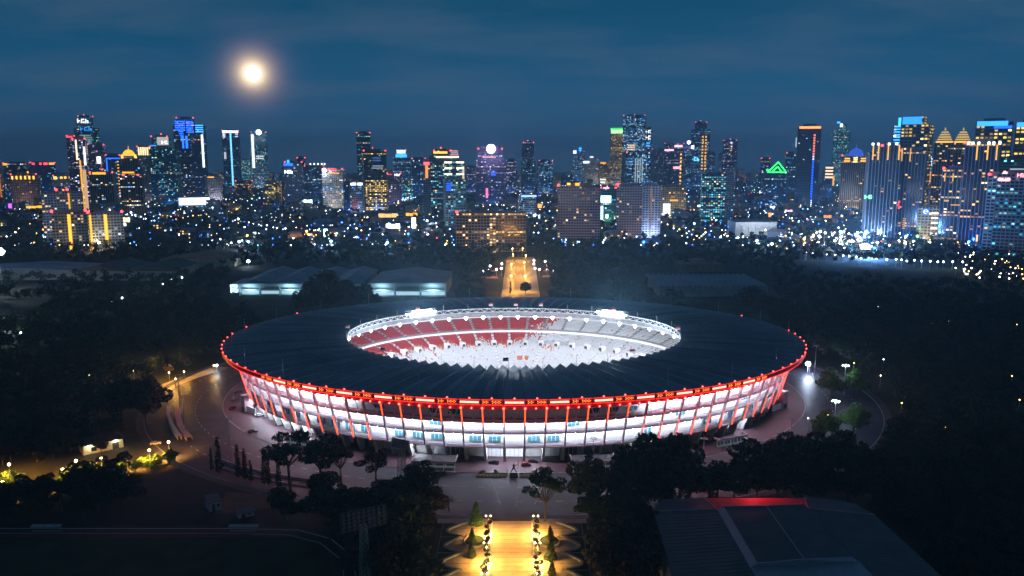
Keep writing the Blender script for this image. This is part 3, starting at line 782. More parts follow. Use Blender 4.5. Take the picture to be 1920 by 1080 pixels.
# ------------------------------------------------------------------ monument with archer statue and planters
p = at(963, 893)
mo = thing('archer_monument', 'dark bronze archer statue drawing a bow on a plinth before the entrance', 'statue', (p.x, p.y, .13))
q = MB(); q.box(-1.6, 1.6, -1.0, 1.0, 0, 1.5); q.box(-1.9, 1.9, -1.3, 1.3, 0, .4); q.box(-1.75, 1.75, -1.15, 1.15, 1.5, 1.7); q.build('plinth', M_dark, mo)
me = bpy.data.meshes.new('figure')
V = [(0, 0, 3.3), (0, 0, 3.9), (.05, 0, 4.55), (.08, 0, 4.85), (.1, 0, 5.3), (-.55, -.1, 2.7), (-1.15, 0, 1.75), (.7, .1, 2.75), (.95, 0, 1.75), (.45, -.05, 4.5), (1.0, 0, 4.6), (1.55, 0, 4.65), (-.35, .05, 4.5), (-.85, .1, 4.35), (-.3, .1, 4.55), (-1.4, -.1, 1.72), (1.25, 0, 1.72)]
E = [(0, 1), (1, 2), (2, 3), (3, 4), (0, 5), (5, 6), (0, 7), (7, 8), (2, 9), (9, 10), (10, 11), (2, 12), (12, 13), (13, 14), (6, 15), (8, 16)]
me.from_pydata(V, E, []); fo = bpy.data.objects.new('figure', me); COL.objects.link(fo); fo.parent = mo
sk = fo.modifiers.new('skin', 'SKIN'); rad = [.34, .30, .36, .14, .26, .22, .12, .22, .12, .14, .11, .09, .14, .11, .08, .09, .09]
for i, r_ in enumerate(rad): me.skin_vertices[0].data[i].radius = (r_, r_)
me.skin_vertices[0].data[0].use_root = True
me.materials.append(M_dark); sb = fo.modifiers.new('sub', 'SUBSURF'); sb.levels = 1; sb.render_levels = 1
q = MB(); bp_ = [Vector((1.5 + .35 * math.cos(a), -.05, 4.65 + 1.6 * math.sin(a))) for a in np.linspace(-1.4, 1.4, 9)]
for a, b in zip(bp_[:-1], bp_[1:]): q.tube(a, b, .06, n=5)
q.tube(bp_[0], (-.3, .1, 4.55), .02, n=3); q.tube(bp_[-1], (-.3, .1, 4.55), .02, n=3); q.build('bow', M_dark, mo)
pw0, pw1 = at(893, 892), at(1032, 892)
pb = thing('planter_row', 'long low stone planter with shrubs round the archer statue', 'planter', ((pw0.x + pw1.x) / 2, pw0.y, .13))
hw = (pw1.x - pw0.x) / 2
for s in (-1, 1):
    q = MB(); q.box(min(s * 2.4, s * hw), max(s * 2.4, s * hw), -1.2, -.9, 0, .8); q.box(min(s * 2.4, s * hw), max(s * 2.4, s * hw), .9, 1.2, 0, .8); q.box(min(s * hw, s * (hw - .3)), max(s * hw, s * (hw - .3)), -.9, .9, 0, .8); q.build('wall', M_stone, pb)
    for i in range(9):
        q = MB(); x = s * (3 + (hw - 3.2) * i / 8); q.box(x - .15, x + .15, -1.32, -1.2, 0, 1.05); q.build('pier', M_white, pb)

# ------------------------------------------------------------------ cars
M_win = mat('car_glass', (.02, .025, .03), .08)
M_tyre = mat('tyre', (.02, .02, .02), .9)
def car(loc, rz, paint, label):
    o = thing('parked_car', label, 'car', loc, rz, 'cars parked round the stadium')
    prof = [(-2.2, .35), (2.15, .35), (2.25, .7), (2.1, .95), (1.1, 1.05), (.45, 1.5), (-1.15, 1.52), (-1.85, 1.1), (-2.25, 1.0)]
    q = MB(); n = len(prof)
    for s in (-.86, .86): pass
    L = [(x, -.86 if z < 1.06 else -.7, z) for x, z in prof]; Rr = [(x, .86 if z < 1.06 else .7, z) for x, z in prof]
    for i in range(n): j = (i + 1) % n; q.face([L[i], Rr[i], Rr[j], L[j]])
    q.face(L); q.face(Rr[::-1]); q.build('body', paint, o)
    q = MB(); q.face([(1.08, -.68, 1.09), (1.08, .68, 1.09), (.52, .62, 1.47), (.52, -.62, 1.47)]); q.face([(-1.22, -.62, 1.5), (-1.22, .62, 1.5), (-1.84, .68, 1.14), (-1.84, -.68, 1.14)])
    for s in (-1, 1): q.face([(x, s * y, z) for x, y, z in ((.9, .862, 1.1), (.42, .74, 1.45), (-1.1, .74, 1.46), (-1.6, .862, 1.12))][::-s])
    q.build('glazing', M_win, o)
    for x in (-1.35, 1.4):
        for s in (-1, 1): q = MB(); q.tube((x, s * .70, .33), (x, s * .9, .33), .33, n=10); q.build('wheel', M_tyre, o)
    for s in (-1, 1):
        q = MB(); q.box(2.2, 2.28, s * .6 - .18, s * .6 + .18, .68, .85); q.build('headlight', M_line, o)
        q = MB(); q.box(-2.29, -2.22, s * .6 - .18, s * .6 + .18, .75, .92); q.build('tail_light', M_redp, o)
    return o
P_w = mat('white_car_paint', (.75, .75, .76), .25, var=.03); P_s = mat('silver_car_paint', (.35, .36, .38), .25, metal=.5, var=.05); P_k = mat('black_car_paint', (.02, .02, .025), .2, var=.1); P_r = mat('maroon_car_paint', (.2, .03, .03), .25, var=.1)
for (px, py, pt, a, lb) in ((447, 737, P_s, 70, 'silver car parked farthest up the left side of the stadium'), (439, 750, P_w, 75, 'white car beside the tall pale gate block'), (463, 724, P_r, 65, 'maroon car partly under the left edge of the facade'),
    (436, 768, P_r, 80, 'maroon car nearer than the white one on the left plaza edge'), (474, 812, P_k, 25, 'black car standing on the brick plaza on the left'), (487, 781, P_w, 35, 'white car under the lit left bays of the facade'),
    (986, 874, P_r, 10, 'dark red car parked right of the archer statue'), (1000, 868, P_k, 5, 'black car at the lit orange entrance bay'), (926, 870, P_k, 170, 'black car left of the archer statue'), (1572, 790, P_k, 80, 'black car on the right bend beyond the bright green tree'),
    (292, 834, P_w, 20, 'white car at the end of the lane by the low guard house')):
    p = at(px, py); car((p.x, p.y, .14), R(a), pt, lb)

# ------------------------------------------------------------------ left foreground
p0, p1 = at(232, 838), at(157, 854)
d = (p0 - p1); rz = math.atan2(d.y, d.x); L_ = d.length
gh = thing('guard_house', 'low cream guard house with a dark hipped roof lit under the eaves', 'house', p1, rz)
q = MB(); q.box(0, L_, 0, 8, 0, 4.2); q.build('wall', mat('cream_wall', (.62, .55, .35), .8, var=.1), gh)
q = MB(); e = 1.0
for f in ([(-e, -e, 4.2), (L_ + e, -e, 4.2), (L_ - 3, 4, 6.6), (3, 4, 6.6)], [(L_ + e, 8 + e, 4.2), (-e, 8 + e, 4.2), (3, 4, 6.6), (L_ - 3, 4, 6.6)], [(-e, 8 + e, 4.2), (-e, -e, 4.2), (3, 4, 6.6)], [(L_ + e, -e, 4.2), (L_ + e, 8 + e, 4.2), (L_ - 3, 4, 6.6)], [(-e, -e, 4.19), (-e, 8 + e, 4.19), (L_ + e, 8 + e, 4.19), (L_ + e, -e, 4.19)]): q.face(f)
q.build('roof', mat('dark_tile', (.08, .05, .05), .8), gh)
for x in (L_ * .2, L_ * .45): q = MB(); q.box(x, x + 2, -.06, -.01, 1, 2.8); q.build('window', M_glass, gh)
q = MB(); q.box(L_ * .72, L_ * .72 + 2.6, -.06, -.01, 0, 2.9); q.build('door', M_dark, gh)
for f in (.1, .75):
    q = MB(); q.box(L_ * f, L_ * f + 1.6, -.5, -.25, 3.85, 4.0); q.build('tube_lamp', emit('warm_tube', (1, .95, .7), 12, True), gh)
    m4 = Matrix.Translation(p1) @ Matrix.Rotation(rz, 4, 'Z'); lamp('POINT', m4 @ Vector((L_ * f + .8, -1.2, 3.4)), 420, (1, .93, .65), size=.3)
M_slate0 = mat('hut_roof', (.14, .12, .15), .7)
def hut(px, py, w, d_, h, label, rz, name='utility_hut'):
    b = at(px, py); o = thing(name, label, 'hut', (b.x, b.y, 0), rz)
    q = MB(); q.box(-w / 2, w / 2, 0, d_, 0, h); q.build('wall', M_conc, o)
    q = MB(); q.obox((-w / 2 - .4, -.5, h), (w + .8, 0, 0), (0, d_ + 1, .5), (0, 0, .2)); q.build('roof', M_slate0, o)
    q = MB(); q.box(-w * .3, -w * .05, -.05, 0, 0, h * .8); q.build('door', M_dark, o)
    q = MB(); q.box(w * .1, w * .3, -.05, 0, h * .45, h * .75); q.build('window', M_glass, o)
hut(405, 958, 4.2, 6.0, 3.4, 'small concrete utility hut with a sloping roof beside the bare dirt lot', R(35))
hut(462, 970, 5.5, 3.5, 1.8, 'low white service box at the edge of the bare dirt lot', R(30), 'service_box')
sheet('dirt_lot', [gpt(x, y) for x, y in ((400, 965), (515, 952), (516, 930), (425, 922))], M_dirt, 0.03)
sheet('dirt_field', [gpt(x, y) for x, y in ((180, 985), (520, 985), (520, 935), (340, 868), (240, 900))], mat('dark_dirt', (.026, .013, .018), .95, var=.3, scale=.2), 0.015)
sheet('running_track', [gpt(x, y) for x, y in ((-40, 1010), (560, 1006), (560, 990), (-40, 988))], M_track, 0.02)
strip_sheet('track_line', [gpt(x, y) for x, y in ((-40, 991), (440, 991), (560, 994), (620, 1010), (662, 1045), (668, 1090))], .35, M_line, 0.03)
strip_sheet('track_line', [gpt(x, y) for x, y in ((-40, 1000), (430, 1000), (540, 1003), (600, 1018), (640, 1050), (646, 1090))], .2, M_line, 0.03)
sheet('sports_field', [gpt(x, y) for x, y in ((-60, 1130), (640, 1130), (600, 1012), (-60, 1012))], M_lawn, 0.018)
for (px, lb) in ((85, 'pale flat bench shelter at the left of the running track'), (456, 'pale flat bench shelter at the right of the running track')):
    b = at(px, 1000); o = thing('bench_shelter', lb, 'shelter', (b.x, b.y, 0))
    q = MB(); q.obox((-5, 0, 2.1), (10, 0, 0), (0, 1.6, .3), (0, 0, .12)); q.build('roof', M_conc, o)
    for x in (-4.6, 0, 4.5): q = MB(); q.tube((x, 1.4, 0), (x, 1.4, 2.3), .07); q.build('post', M_steel, o)
    q = MB(); q.box(-4.6, 4.6, .5, 1.0, .4, .5); q.build('seat', M_conc, o)
# path with kerbs at the near left of the ring road
for (ra, rb, w, m, z, nm_) in ((206, 166, 0, M_pave, 0, ''),):
    pass
strip_sheet('footpath', [gpt(x, y) for x, y in ((342, 872), (400, 893), (470, 912), (540, 930), (620, 948), (700, 958))], 7, M_pave, 0.05)
wall_path('retaining_wall', [gpt(x, y) for x, y in ((408, 862), (450, 877), (520, 893), (600, 905))], .8, 1.0, M_pink, 'low pink edged retaining wall behind the columnar trees', 'wall')
wall_path('retaining_wall', [gpt(x, y) for x, y in ((408, 875), (450, 889), (520, 905), (600, 917))], .5, .6, M_pink, 'thin lower garden wall between the columnar trees', 'wall')
strip_sheet('lane', [gpt(x, y) for x, y in ((240, 866), (290, 850), (330, 838), (352, 830))], 9, M_asph, 0.04)
for (xs, lb, h, w) in (((316, 322, 330, 338), 'white curved inner wall of the sunken ramp left of the ring road', 2.2, 1.6), ((334, 338, 346, 356), 'grey curved outer wall of the sunken ramp beside the mast', 1.6, 2.6)):
    wall_path('ramp_wall', [gpt(xs[0], 768), gpt(xs[0] - 1, 782), gpt(xs[1], 802), gpt(xs[2], 815), gpt(xs[3], 826)], w, h, M_white if w < 2 else M_pink, lb, 'ramp wall')
# yellow lit path along the far left of the ring road
strip_sheet('lit_path', [gpt(x, y) for x, y in ((292, 742), (318, 722), (360, 706), (418, 688))], 10, M_blvd, 0.06)
pl_ = post_lamp('path_lamp', 'small globe lamp on the yellow path', 4.5, E_sod, hr=.42)
lp = [(318, 704, 'by the yellow path, nearest its dark tree'), (346, 702, 'by the yellow path, second along'), (283, 705, 'left of the yellow path among dark trees'), (252, 700, 'farther left of the yellow path among trees'), (168, 708, 'bright one in the dark wood at far left'), (217, 690, 'in the clearing of the wood left of the stadium'), (55, 682, 'at the far left clearing beside a hut'), (402, 690, 'where the yellow path meets the roof edge'), (330, 716, 'in the middle of the yellow path')]
for i, (px, py, lb) in enumerate(lp):
    b = at(px, py + 10); o = pl_ if i == 0 else copy_tree(pl_); o.location = (b.x, b.y, 0); o['label'] = 'small globe lamp ' + lb; o['group'] = 'globe lamps left of the stadium'
    lamp('POINT', (b.x, b.y, 5.2), 7000 if px > 280 else 1500, SOD if i not in (5, 6) else WARM, size=.4)
# yellow lit undergrowth along the lane at the lower left
lane = [(8, 935), (20, 900), (120, 910), (145, 893), (192, 888), (240, 882), (282, 872), (318, 856)]
for i, (px, py) in enumerate(lane):
    b = at(px, py); o = copy_tree(pl_, (b.x, b.y, 0), sc=1.35, label='small sodium lamp among the trees of the lower left lane, ' + ('leftmost', 'second from left', 'third from left', 'fourth from left', 'fifth from left', 'third from right', 'second from right', 'rightmost')[i], group='sodium lamps on the lower left lane')
    lamp('SPOT', (b.x, b.y - .6, 7.6), 34000, SOD, (b.x, b.y + 1.5, 0), size=.4, spot=R(138))
strip_sheet('lane', [gpt(x, y) for x, y in ((-20, 925), (60, 912), (130, 905), (200, 893), (260, 880), (330, 862))], 5, M_pave, 0.05)
# park lamps in a row through the wood on the left
ck = post_lamp('park_lamp', 'white park lamp', 6, E_cool, hr=.7)
row = [(6, 645), (40, 637), (138, 598), (98, 612), (210, 575), (230, 568), (250, 558), (270, 556), (290, 546), (306, 541), (322, 532), (342, 528)]
words = ['first', 'second', 'third', 'fourth', 'fifth', 'sixth', 'seventh', 'eighth', 'ninth', 'tenth', 'eleventh', 'twelfth']
for i, (px, py) in enumerate(row):
    b = at(px, py + 4); o = ck if i == 0 else copy_tree(ck); o.location = (b.x, b.y, 0); o['label'] = f'white park lamp in the row crossing the left wood, {words[i]} from the left edge'; o['group'] = 'park lamps crossing the wood on the left'
    lamp('POINT', (b.x, b.y - 1, 6.5), 1300, (.75, .95, .8), size=.5)

# ------------------------------------------------------------------ arena at the lower right
ZR = 12.0
def rz_(px, py, z): p = at(px, py, z); return Vector((p.x, p.y, z))
ar = thing('arena_hall', 'large dark roofed arena hall with a raised ridge and a red lit roof panel', 'arena', at(1450, 1000, 0))
OA = ar.location.copy()
def abuild(name, q, m):
    for i, v in enumerate(q.v): q.v[i] = (v[0] - OA.x, v[1] - OA.y, v[2])
    return q.build(name, m, ar)
M_ar = mat('arena_roof_sheet', (.12, .125, .135), .55, metal=.2, var=.2, scale=.15)
M_arR = mat('arena_red_sheet', (.8, .05, .07), .6, var=.15, scale=.2)
outl = [(1262, 1085), (1226, 962), (1228, 946), (1244, 937), (1325, 933), (1510, 933), (1568, 937), (1605, 946), (1640, 966), (1770, 1085)]
OW = [rz_(x, y, ZR) for x, y in outl]
dl = (OW[0] - OW[1]).normalized(); OW[0] = OW[0] + dl * 45; dr = (OW[-1] - OW[-2]).normalized(); OW[-1] = OW[-1] + dr * 40
q = MB(); n = len(OW)
for i in range(n): a, b = OW[i], OW[(i + 1) % n]; q.face([(b.x, b.y, 0), (a.x, a.y, 0), (a.x, a.y, ZR - .9), (b.x, b.y, ZR - .9)])
abuild('wall', q, mat('arena_wall', (.34, .28, .25), .85, var=.15))
q = MB()
for i in range(n):
    a, b = OW[i], OW[(i + 1) % n]; q.face([(b.x, b.y, ZR - .9), (a.x, a.y, ZR - .9), (a.x, a.y, ZR + .15), (b.x, b.y, ZR + .15)])
abuild('eave', q, M_dark)
RA = [rz_(x, y, ZR + 1.2) for x, y in ((1345, 956), (1407, 1064))]; RB = [rz_(x, y, ZR + 1.2) for x, y in ((1516, 953), (1612, 1054))]
ext = lambda a, b, k: b + (b - a).normalized() * k
raised = 1.25
bl0, bl1 = RA[0], RA[1]; br0, br1 = RB[0], RB[1]; bm0 = rz_(1437, 949, ZR + 3.2); bm1 = rz_(1508, 1049, ZR + 3.2)
up = Vector((0, 0, raised)); off = Vector((1.8, -.2, 0))
zv = lambda v, z=ZR + .15: Vector((v.x, v.y, z))
def panel(name, pts, m):
    q = MB(); q.face(pts); return abuild(name, q, m)
i_red0, i_red1 = rz_(1319, 933.5, ZR + .15), rz_(1508, 933.5, ZR + .15)
jl, jr = rz_(1240, 960, ZR + .15), rz_(1640, 962, ZR + .15)
E0, E1 = ext(bl0, bl1, 45), ext(br0, br1, 45)
panel('roof_panel', [zv(OW[1]), zv(OW[0]), zv(E0, ZR + 1.2), bl0], M_ar)
panel('roof_panel', [zv(OW[1]), bl0, i_red0, zv(OW[4]), zv(OW[3]), zv(OW[2])], M_ar)
o = panel('roof_panel', [i_red0, bl0, br0, i_red1], M_arR); o['label'] = 'red lit back roof panel'
panel('roof_panel', [i_red1, br0, zv(OW[8]), zv(OW[7]), zv(OW[6]), zv(OW[5])], M_ar)
panel('roof_panel', [br0, zv(E1, ZR + 1.2), zv(OW[9]), zv(OW[8])], M_ar)
panel('clerestory_strip', [bl0, bl1, bl1 + up + off, bl0 + up + off], M_steel)
panel('clerestory_strip', [br1, br0, br0 + up - off, br1 + up - off], M_dark)
panel('raised_roof_panel', [bl0 + up + off, bl1 + up + off, bm1, bm0], M_ar)
panel('raised_roof_panel', [bm0, bm1, br1 + up - off, br0 + up - off], M_ar)
panel('raised_gable', [bl1, br1, br1 + up - off, bm1, bl1 + up + off], M_steel)
panel('raised_gable', [br0, bl0, bl0 + up + off, bm0, br0 + up - off], M_ar)
panel('front_roof_panel', [bl1, zv(E0, ZR + 1.2), zv(E1, ZR + 1.2), br1], M_steel)
for a, b in ((bl0 + up + off, bl1 + up + off), (bm0, bm1), (bl0, i_red0), (br0, i_red1), (bl0, rz_(1236, 958, ZR + .4)), (br0, zv(OW[8])), (bl1 + up + off, bm1), (bm1, br1 + up - off), (bl0 + up + off, bm0), (bm0, br0 + up - off)):
    q = MB(); q.tube(a + Vector((0, 0, .1)), b + Vector((0, 0, .1)), .16, n=5); abuild('ridge_cap', q, M_pink)
# added lamp on a bracket behind the eave, invented to wash the red panel
fp = rz_(1415, 931, ZR) + Vector((0, 5.0, 0)); q = MB(); q.tube((fp.x, fp.y, ZR - 1), (fp.x, fp.y, ZR + 4.5), .12, n=5); q.box(fp.x - .8, fp.x + .8, fp.y - .2, fp.y + .2, ZR + 4.5, ZR + 5.3); abuild('added_red_lamp', q, M_dark)
mid_ = (i_red0 + i_red1 + bl0 + br0) / 4
lamp('SPOT', (fp.x, fp.y - .5, ZR + 4.9), 3200, (1, .05, .08), mid_, size=.4, spot=R(165))
# standing seams
q = MB()
def seams(a0, a1, b0, b1, n):
    for i in range(1, n): f = i / n; q.tube(a0.lerp(a1, f) + Vector((0, 0, .03)), b0.lerp(b1, f) + Vector((0, 0, .03)), .05, n=3, cap=False)
seams(bl0 + up + off, bl1 + up + off, bm0, bm1, 26); seams(bm0, bm1, br0 + up - off, br1 + up - off, 26); seams(zv(OW[1]), zv(OW[0]), bl0, zv(E0, ZR + 1.2), 40); seams(br0, zv(E1, ZR + 1.2), zv(OW[8]), zv(OW[9]), 40); seams(i_red0, i_red1, bl0, br0, 30)
stuff(abuild('seam', q, M_ar))
# ------------------------------------------------------------------ trees
def leaf_mat(name, col):
    m = bpy.data.materials.new(name); m.use_nodes = True; t = m.node_tree; b = t.nodes['Principled BSDF']
    b.inputs['Roughness'].default_value = 0.7; b.inputs['Specular IOR Level'].default_value = .25
    g = N(t, 'ShaderNodeNewGeometry'); nz = N(t, 'ShaderNodeTexNoise'); nz.inputs['Scale'].default_value = .35; nz.inputs['Detail'].default_value = 3
    t.links.new(g.outputs['Position'], nz.inputs['Vector'])
    c = mixc(t, nz.outputs['Fac'], tuple(v * .5 for v in col), tuple(v * 1.6 for v in col)); t.links.new(c, b.inputs['Base Color'])
    return m
LEAF = [leaf_mat('leaf_deep', (.018, .034, .016)), leaf_mat('leaf_mid', (.026, .046, .018)), leaf_mat('leaf_olive', (.04, .042, .02)), leaf_mat('leaf_lamplit', (.07, .14, .025)), leaf_mat('leaf_rust', (.05, .034, .024))]  # the brightest green has lamplight put into the leaf colour
def leaf_cloud(lobes, n, size, r):
    """n leaf clumps (quads, bent along the middle) spread through ellipsoid lobes; returns vertices (m,3)"""
    lobes = np.array(lobes, float); wts = (lobes[:, 3] * lobes[:, 4]); wts /= wts.sum()
    idx = r.choice(len(lobes), n, p=wts); d = r.normal(size=(n, 3)); d /= np.linalg.norm(d, axis=1)[:, None]
    rad = r.uniform(.55, 1.08, (n, 1)) ** .6
    c = lobes[idx, :3] + d * rad * np.stack([lobes[idx, 3], lobes[idx, 3], lobes[idx, 4]], 1)
    nrm = d * .6 + r.normal(size=(n, 3)) * .7 + np.array([0, 0, .35]); nrm /= np.linalg.norm(nrm, axis=1)[:, None]
    a = np.cross(nrm, r.normal(size=(n, 3))); a /= np.linalg.norm(a, axis=1)[:, None] + 1e-9; b = np.cross(nrm, a)
    s = size * r.uniform(.5, 1.3, (n, 1)); k = r.uniform(.45, .9, (n, 1))
    return np.stack([c - a * s, c - b * s * k + nrm * s * .15, c + a * s, c + b * s * k - nrm * s * .15], 1).reshape(-1, 3)
def quads_mesh(name, verts, m):
    nq = len(verts) // 4; me = bpy.data.meshes.new(name)
    me.vertices.add(len(verts)); me.vertices.foreach_set('co', verts.astype(np.float32).ravel())
    me.loops.add(nq * 4); me.loops.foreach_set('vertex_index', np.arange(nq * 4, dtype=np.int32))
    me.polygons.add(nq); me.polygons.foreach_set('loop_start', np.arange(0, nq * 4, 4, dtype=np.int32))
    me.update(calc_edges=True); me.materials.append(m); return me
def tree_proto(kind, mi, seed):
    r = np.random.default_rng(seed); q = MB(); lobes = []
    if kind == 'broad':
        q.tube((0, 0, 0), (.2, .1, 3.6), .42, .3, 7)
        for i in range(13):
            t = i * 2.4 + r.uniform(0, .6); R_ = r.uniform(2.4, 5.2); z = r.uniform(4.2, 10.6) - max(0, R_ - 4) * .8; e = (R_ * math.cos(t), R_ * math.sin(t), z)
            q.tube((.2, .1, r.uniform(2.6, 3.6)), e, .2, .06, 5, cap=False); lobes.append((*e, r.uniform(1.5, 2.7), r.uniform(1.1, 2.0)))
        lobes.append((r.uniform(-1, 1), r.uniform(-1, 1), 11.3, 2.4, 1.7)); lobes.append((0, 0, 7.5, 3.4, 2.6)); n, s = 2000, .55
    elif kind == 'umbrella':
        q.tube((0, 0, 0), (.3, 0, 6), .38, .26, 7)
        for i in range(13):
            t = i * 2.4 + r.uniform(0, .7); R_ = r.uniform(1.5, 6.2); z = r.uniform(9.5, 14) - R_ * .3; e = (R_ * math.cos(t), R_ * math.sin(t), z)
            m_ = (R_ * .45 * math.cos(t), R_ * .45 * math.sin(t), 8 + r.uniform(-.5, .8)); q.tube((.3, 0, 5.8), m_, .17, .12, 5, cap=False); q.tube(m_, e, .12, .05, 5, cap=False); lobes.append((*e, r.uniform(1.3, 2.2), r.uniform(.7, 1.2)))
        n, s = 1300, .45
    elif kind == 'column':
        q.tube((0, 0, 0), (0, 0, 11), .2, .05, 6)
        for i in range(9): z = 1.6 + i * 1.2; lobes.append((r.uniform(-.2, .2), r.uniform(-.2, .2), z, 1.15 - .085 * i + r.uniform(-.1, .1), 1.0))
        n, s = 700, .32
    elif kind == 'cone':
        q.tube((0, 0, 0), (0, 0, 7.5), .2, .05, 6)
        for i in range(8): z = 1.0 + i * .95; lobes.append((r.uniform(-.15, .15), r.uniform(-.15, .15), z, 2.7 - .3 * i, .8))
        n, s = 900, .34
    elif kind == 'pole':
        q.tube((0, 0, 0), (0, 0, 4.6), .09, .05, 5)
        for z in (2.3, 3.5, 4.7): lobes.append((r.uniform(-.35, .35), r.uniform(-.3, .3), z, r.uniform(.5, .75), .42))
        n, s = 200, .24
    elif kind == 'bush':
        for i in range(5): lobes.append((r.uniform(-.9, .9), r.uniform(-.5, .5), .8 + r.uniform(0, .5), .8, .6))
        q.tube((0, 0, 0), (0, 0, .9), .08, .05, 5); n, s = 200, .25
    elif kind == 'palm':
        q.tube((0, 0, 0), (.2, 0, 5.5), .2, .14, 6); lobes = None; vs = []
        for i in range(16):
            t = i * 2.4; el = r.uniform(-.2, 1.0); p = Vector((.2, 0, 5.5)); d = Vector((math.cos(t) * math.cos(el), math.sin(t) * math.cos(el), math.sin(el)))
            sd_ = Vector((-math.sin(t), math.cos(t), 0))
            for j in range(5):
                p2 = p + d * .6; w0, w1 = .35 * math.sin(math.pi * (j + .3) / 5.6), .35 * math.sin(math.pi * (j + 1.3) / 5.6) if j < 4 else .02
                vs += [tuple(p - sd_ * w0), tuple(p + sd_ * w0), tuple(p2 + sd_ * w1), tuple(p2 - sd_ * w1)]; p = p2; d = (d + Vector((0, 0, -.28))).normalized()
        crown = quads_mesh('crown', np.array(vs), LEAF[mi])
    if lobes is not None: crown = quads_mesh('crown', leaf_cloud(lobes, n, s, r), LEAF[mi])
    return q.mesh('trunk', [M_trunk]), crown
PROTO = {'broad': [tree_proto('broad', m, 10 + i) for i, m in enumerate((0, 1, 2, 0, 4))], 'umbrella': [tree_proto('umbrella', m, 20 + i) for i, m in enumerate((0, 1, 0))],
         'column': [tree_proto('column', m, 30 + i) for i, m in enumerate((0, 1, 0))], 'cone': [tree_proto('cone', m, 40 + i) for i, m in enumerate((1, 3))], 'pole': [tree_proto('pole', m, 50 + i) for i, m in enumerate((1, 0, 1))],
         'bush': [tree_proto('bush', m, 60 + i) for i, m in enumerate((1, 3))], 'palm': [tree_proto('palm', 1, 70)], 'bright': [tree_proto('broad', 3, 80)]}
TN = {'broad': 'park_tree', 'umbrella': 'rain_tree', 'column': 'columnar_tree', 'cone': 'conical_tree', 'pole': 'topiary_tree', 'bush': 'bush', 'palm': 'palm_tree', 'bright': 'park_tree'}
def plant(kind, x, y, label, sc=1.0, group=None, v=None, z=0.0):
    pr = PROTO[kind]; tr, cr_ = pr[v if v is not None else random.randrange(len(pr))]
    o = thing(TN[kind], label, 'bush' if kind == 'bush' else 'tree', (x, y, z), random.uniform(0, 6.28), group); o.scale = (sc * random.uniform(.93, 1.07), sc * random.uniform(.93, 1.07), sc)
    link('trunk' if kind != 'bush' else 'stem', tr, o); link('crown' if kind != 'bush' else 'foliage', cr_, o); return o
def plant_px(kind, px, py, label, hpx, group=None, v=None):
    """foot at the ground point px,py; height as seen"""
    hh = {'broad': 13.4, 'umbrella': 14, 'column': 12, 'cone': 8.4, 'pole': 5.1, 'bush': 1.9, 'palm': 6.2, 'bright': 13.4}[kind]
    p = at(px, py); zt = at_dist(px, py - hpx, p.y).z
    return plant(kind, p.x, p.y, label, zt / hh, group, v)
# boulevard gardens
ords = ['nearest the ring road', 'second from the ring road', 'third from the ring road', 'fourth from the ring road', 'fifth from the ring road', 'sixth from the ring road', 'seventh from the ring road', 'closest to the bottom edge']
for s, side in ((-1, 'left'), (1, 'right')):
    for i, y in enumerate((248, 239, 235, 228, 221, 211, 206, 199)):
        plant('pole', s * 7.9 + random.uniform(-.2, .2), y, f'clumped topiary tree on the {side} kerb of the boulevard, {ords[i]}', random.uniform(1.1, 1.5), 'topiary trees along the boulevard', z=.14)
for (px, py, h, lb) in ((893, 985, 45, 'large conical tree lit yellow at the left of the boulevard entrance'), (885, 1018, 28, 'rounded conical tree in the left boulevard garden, middle one'), (884, 1045, 30, 'conical tree in the left boulevard garden, nearest the bottom edge'),
    (1032, 1012, 26, 'conical tree in the right boulevard garden, nearest the ring road'), (1032, 1050, 38, 'large conical tree in the right boulevard garden, middle one'), (1035, 1078, 28, 'conical tree in the right boulevard garden at the bottom edge')):
    plant_px('cone', px, py, lb, h)
plant_px('umbrella', 1022, 978, 'lone open crowned tree at the right of the boulevard entrance', 88, v=1)
plant_px('palm', 842, 958, 'small palm at the left corner where boulevard meets road', 26)
for i, (px, py) in enumerate(((905, 889), (930, 889), (1002, 889), (1015, 889), (1026, 889))):
    plant_px('bush', px, py, 'shrub growing in the planter by the archer statue, ' + ('leftmost', 'second from left', 'just right of the plinth', 'second from right', 'rightmost')[i], 8 if i < 3 else 15, 'shrubs in the statue planter', v=0)
# columnar row at the left of the ring road
for i, (px, py, h) in enumerate(((397, 882, 42), (411, 888, 68), (447, 896, 62), (460, 900, 58), (471, 903, 40), (496, 908, 64), (504, 910, 56), (523, 915, 58))):
    plant_px('column', px, py, 'dark columnar tree by the pink edged garden wall, ' + ('leftmost of eight', 'tallest, second from left', 'third from left', 'fourth from left', 'short one fifth from left', 'third from right', 'second from right', 'rightmost of eight')[i], h, 'columnar trees by the garden wall')
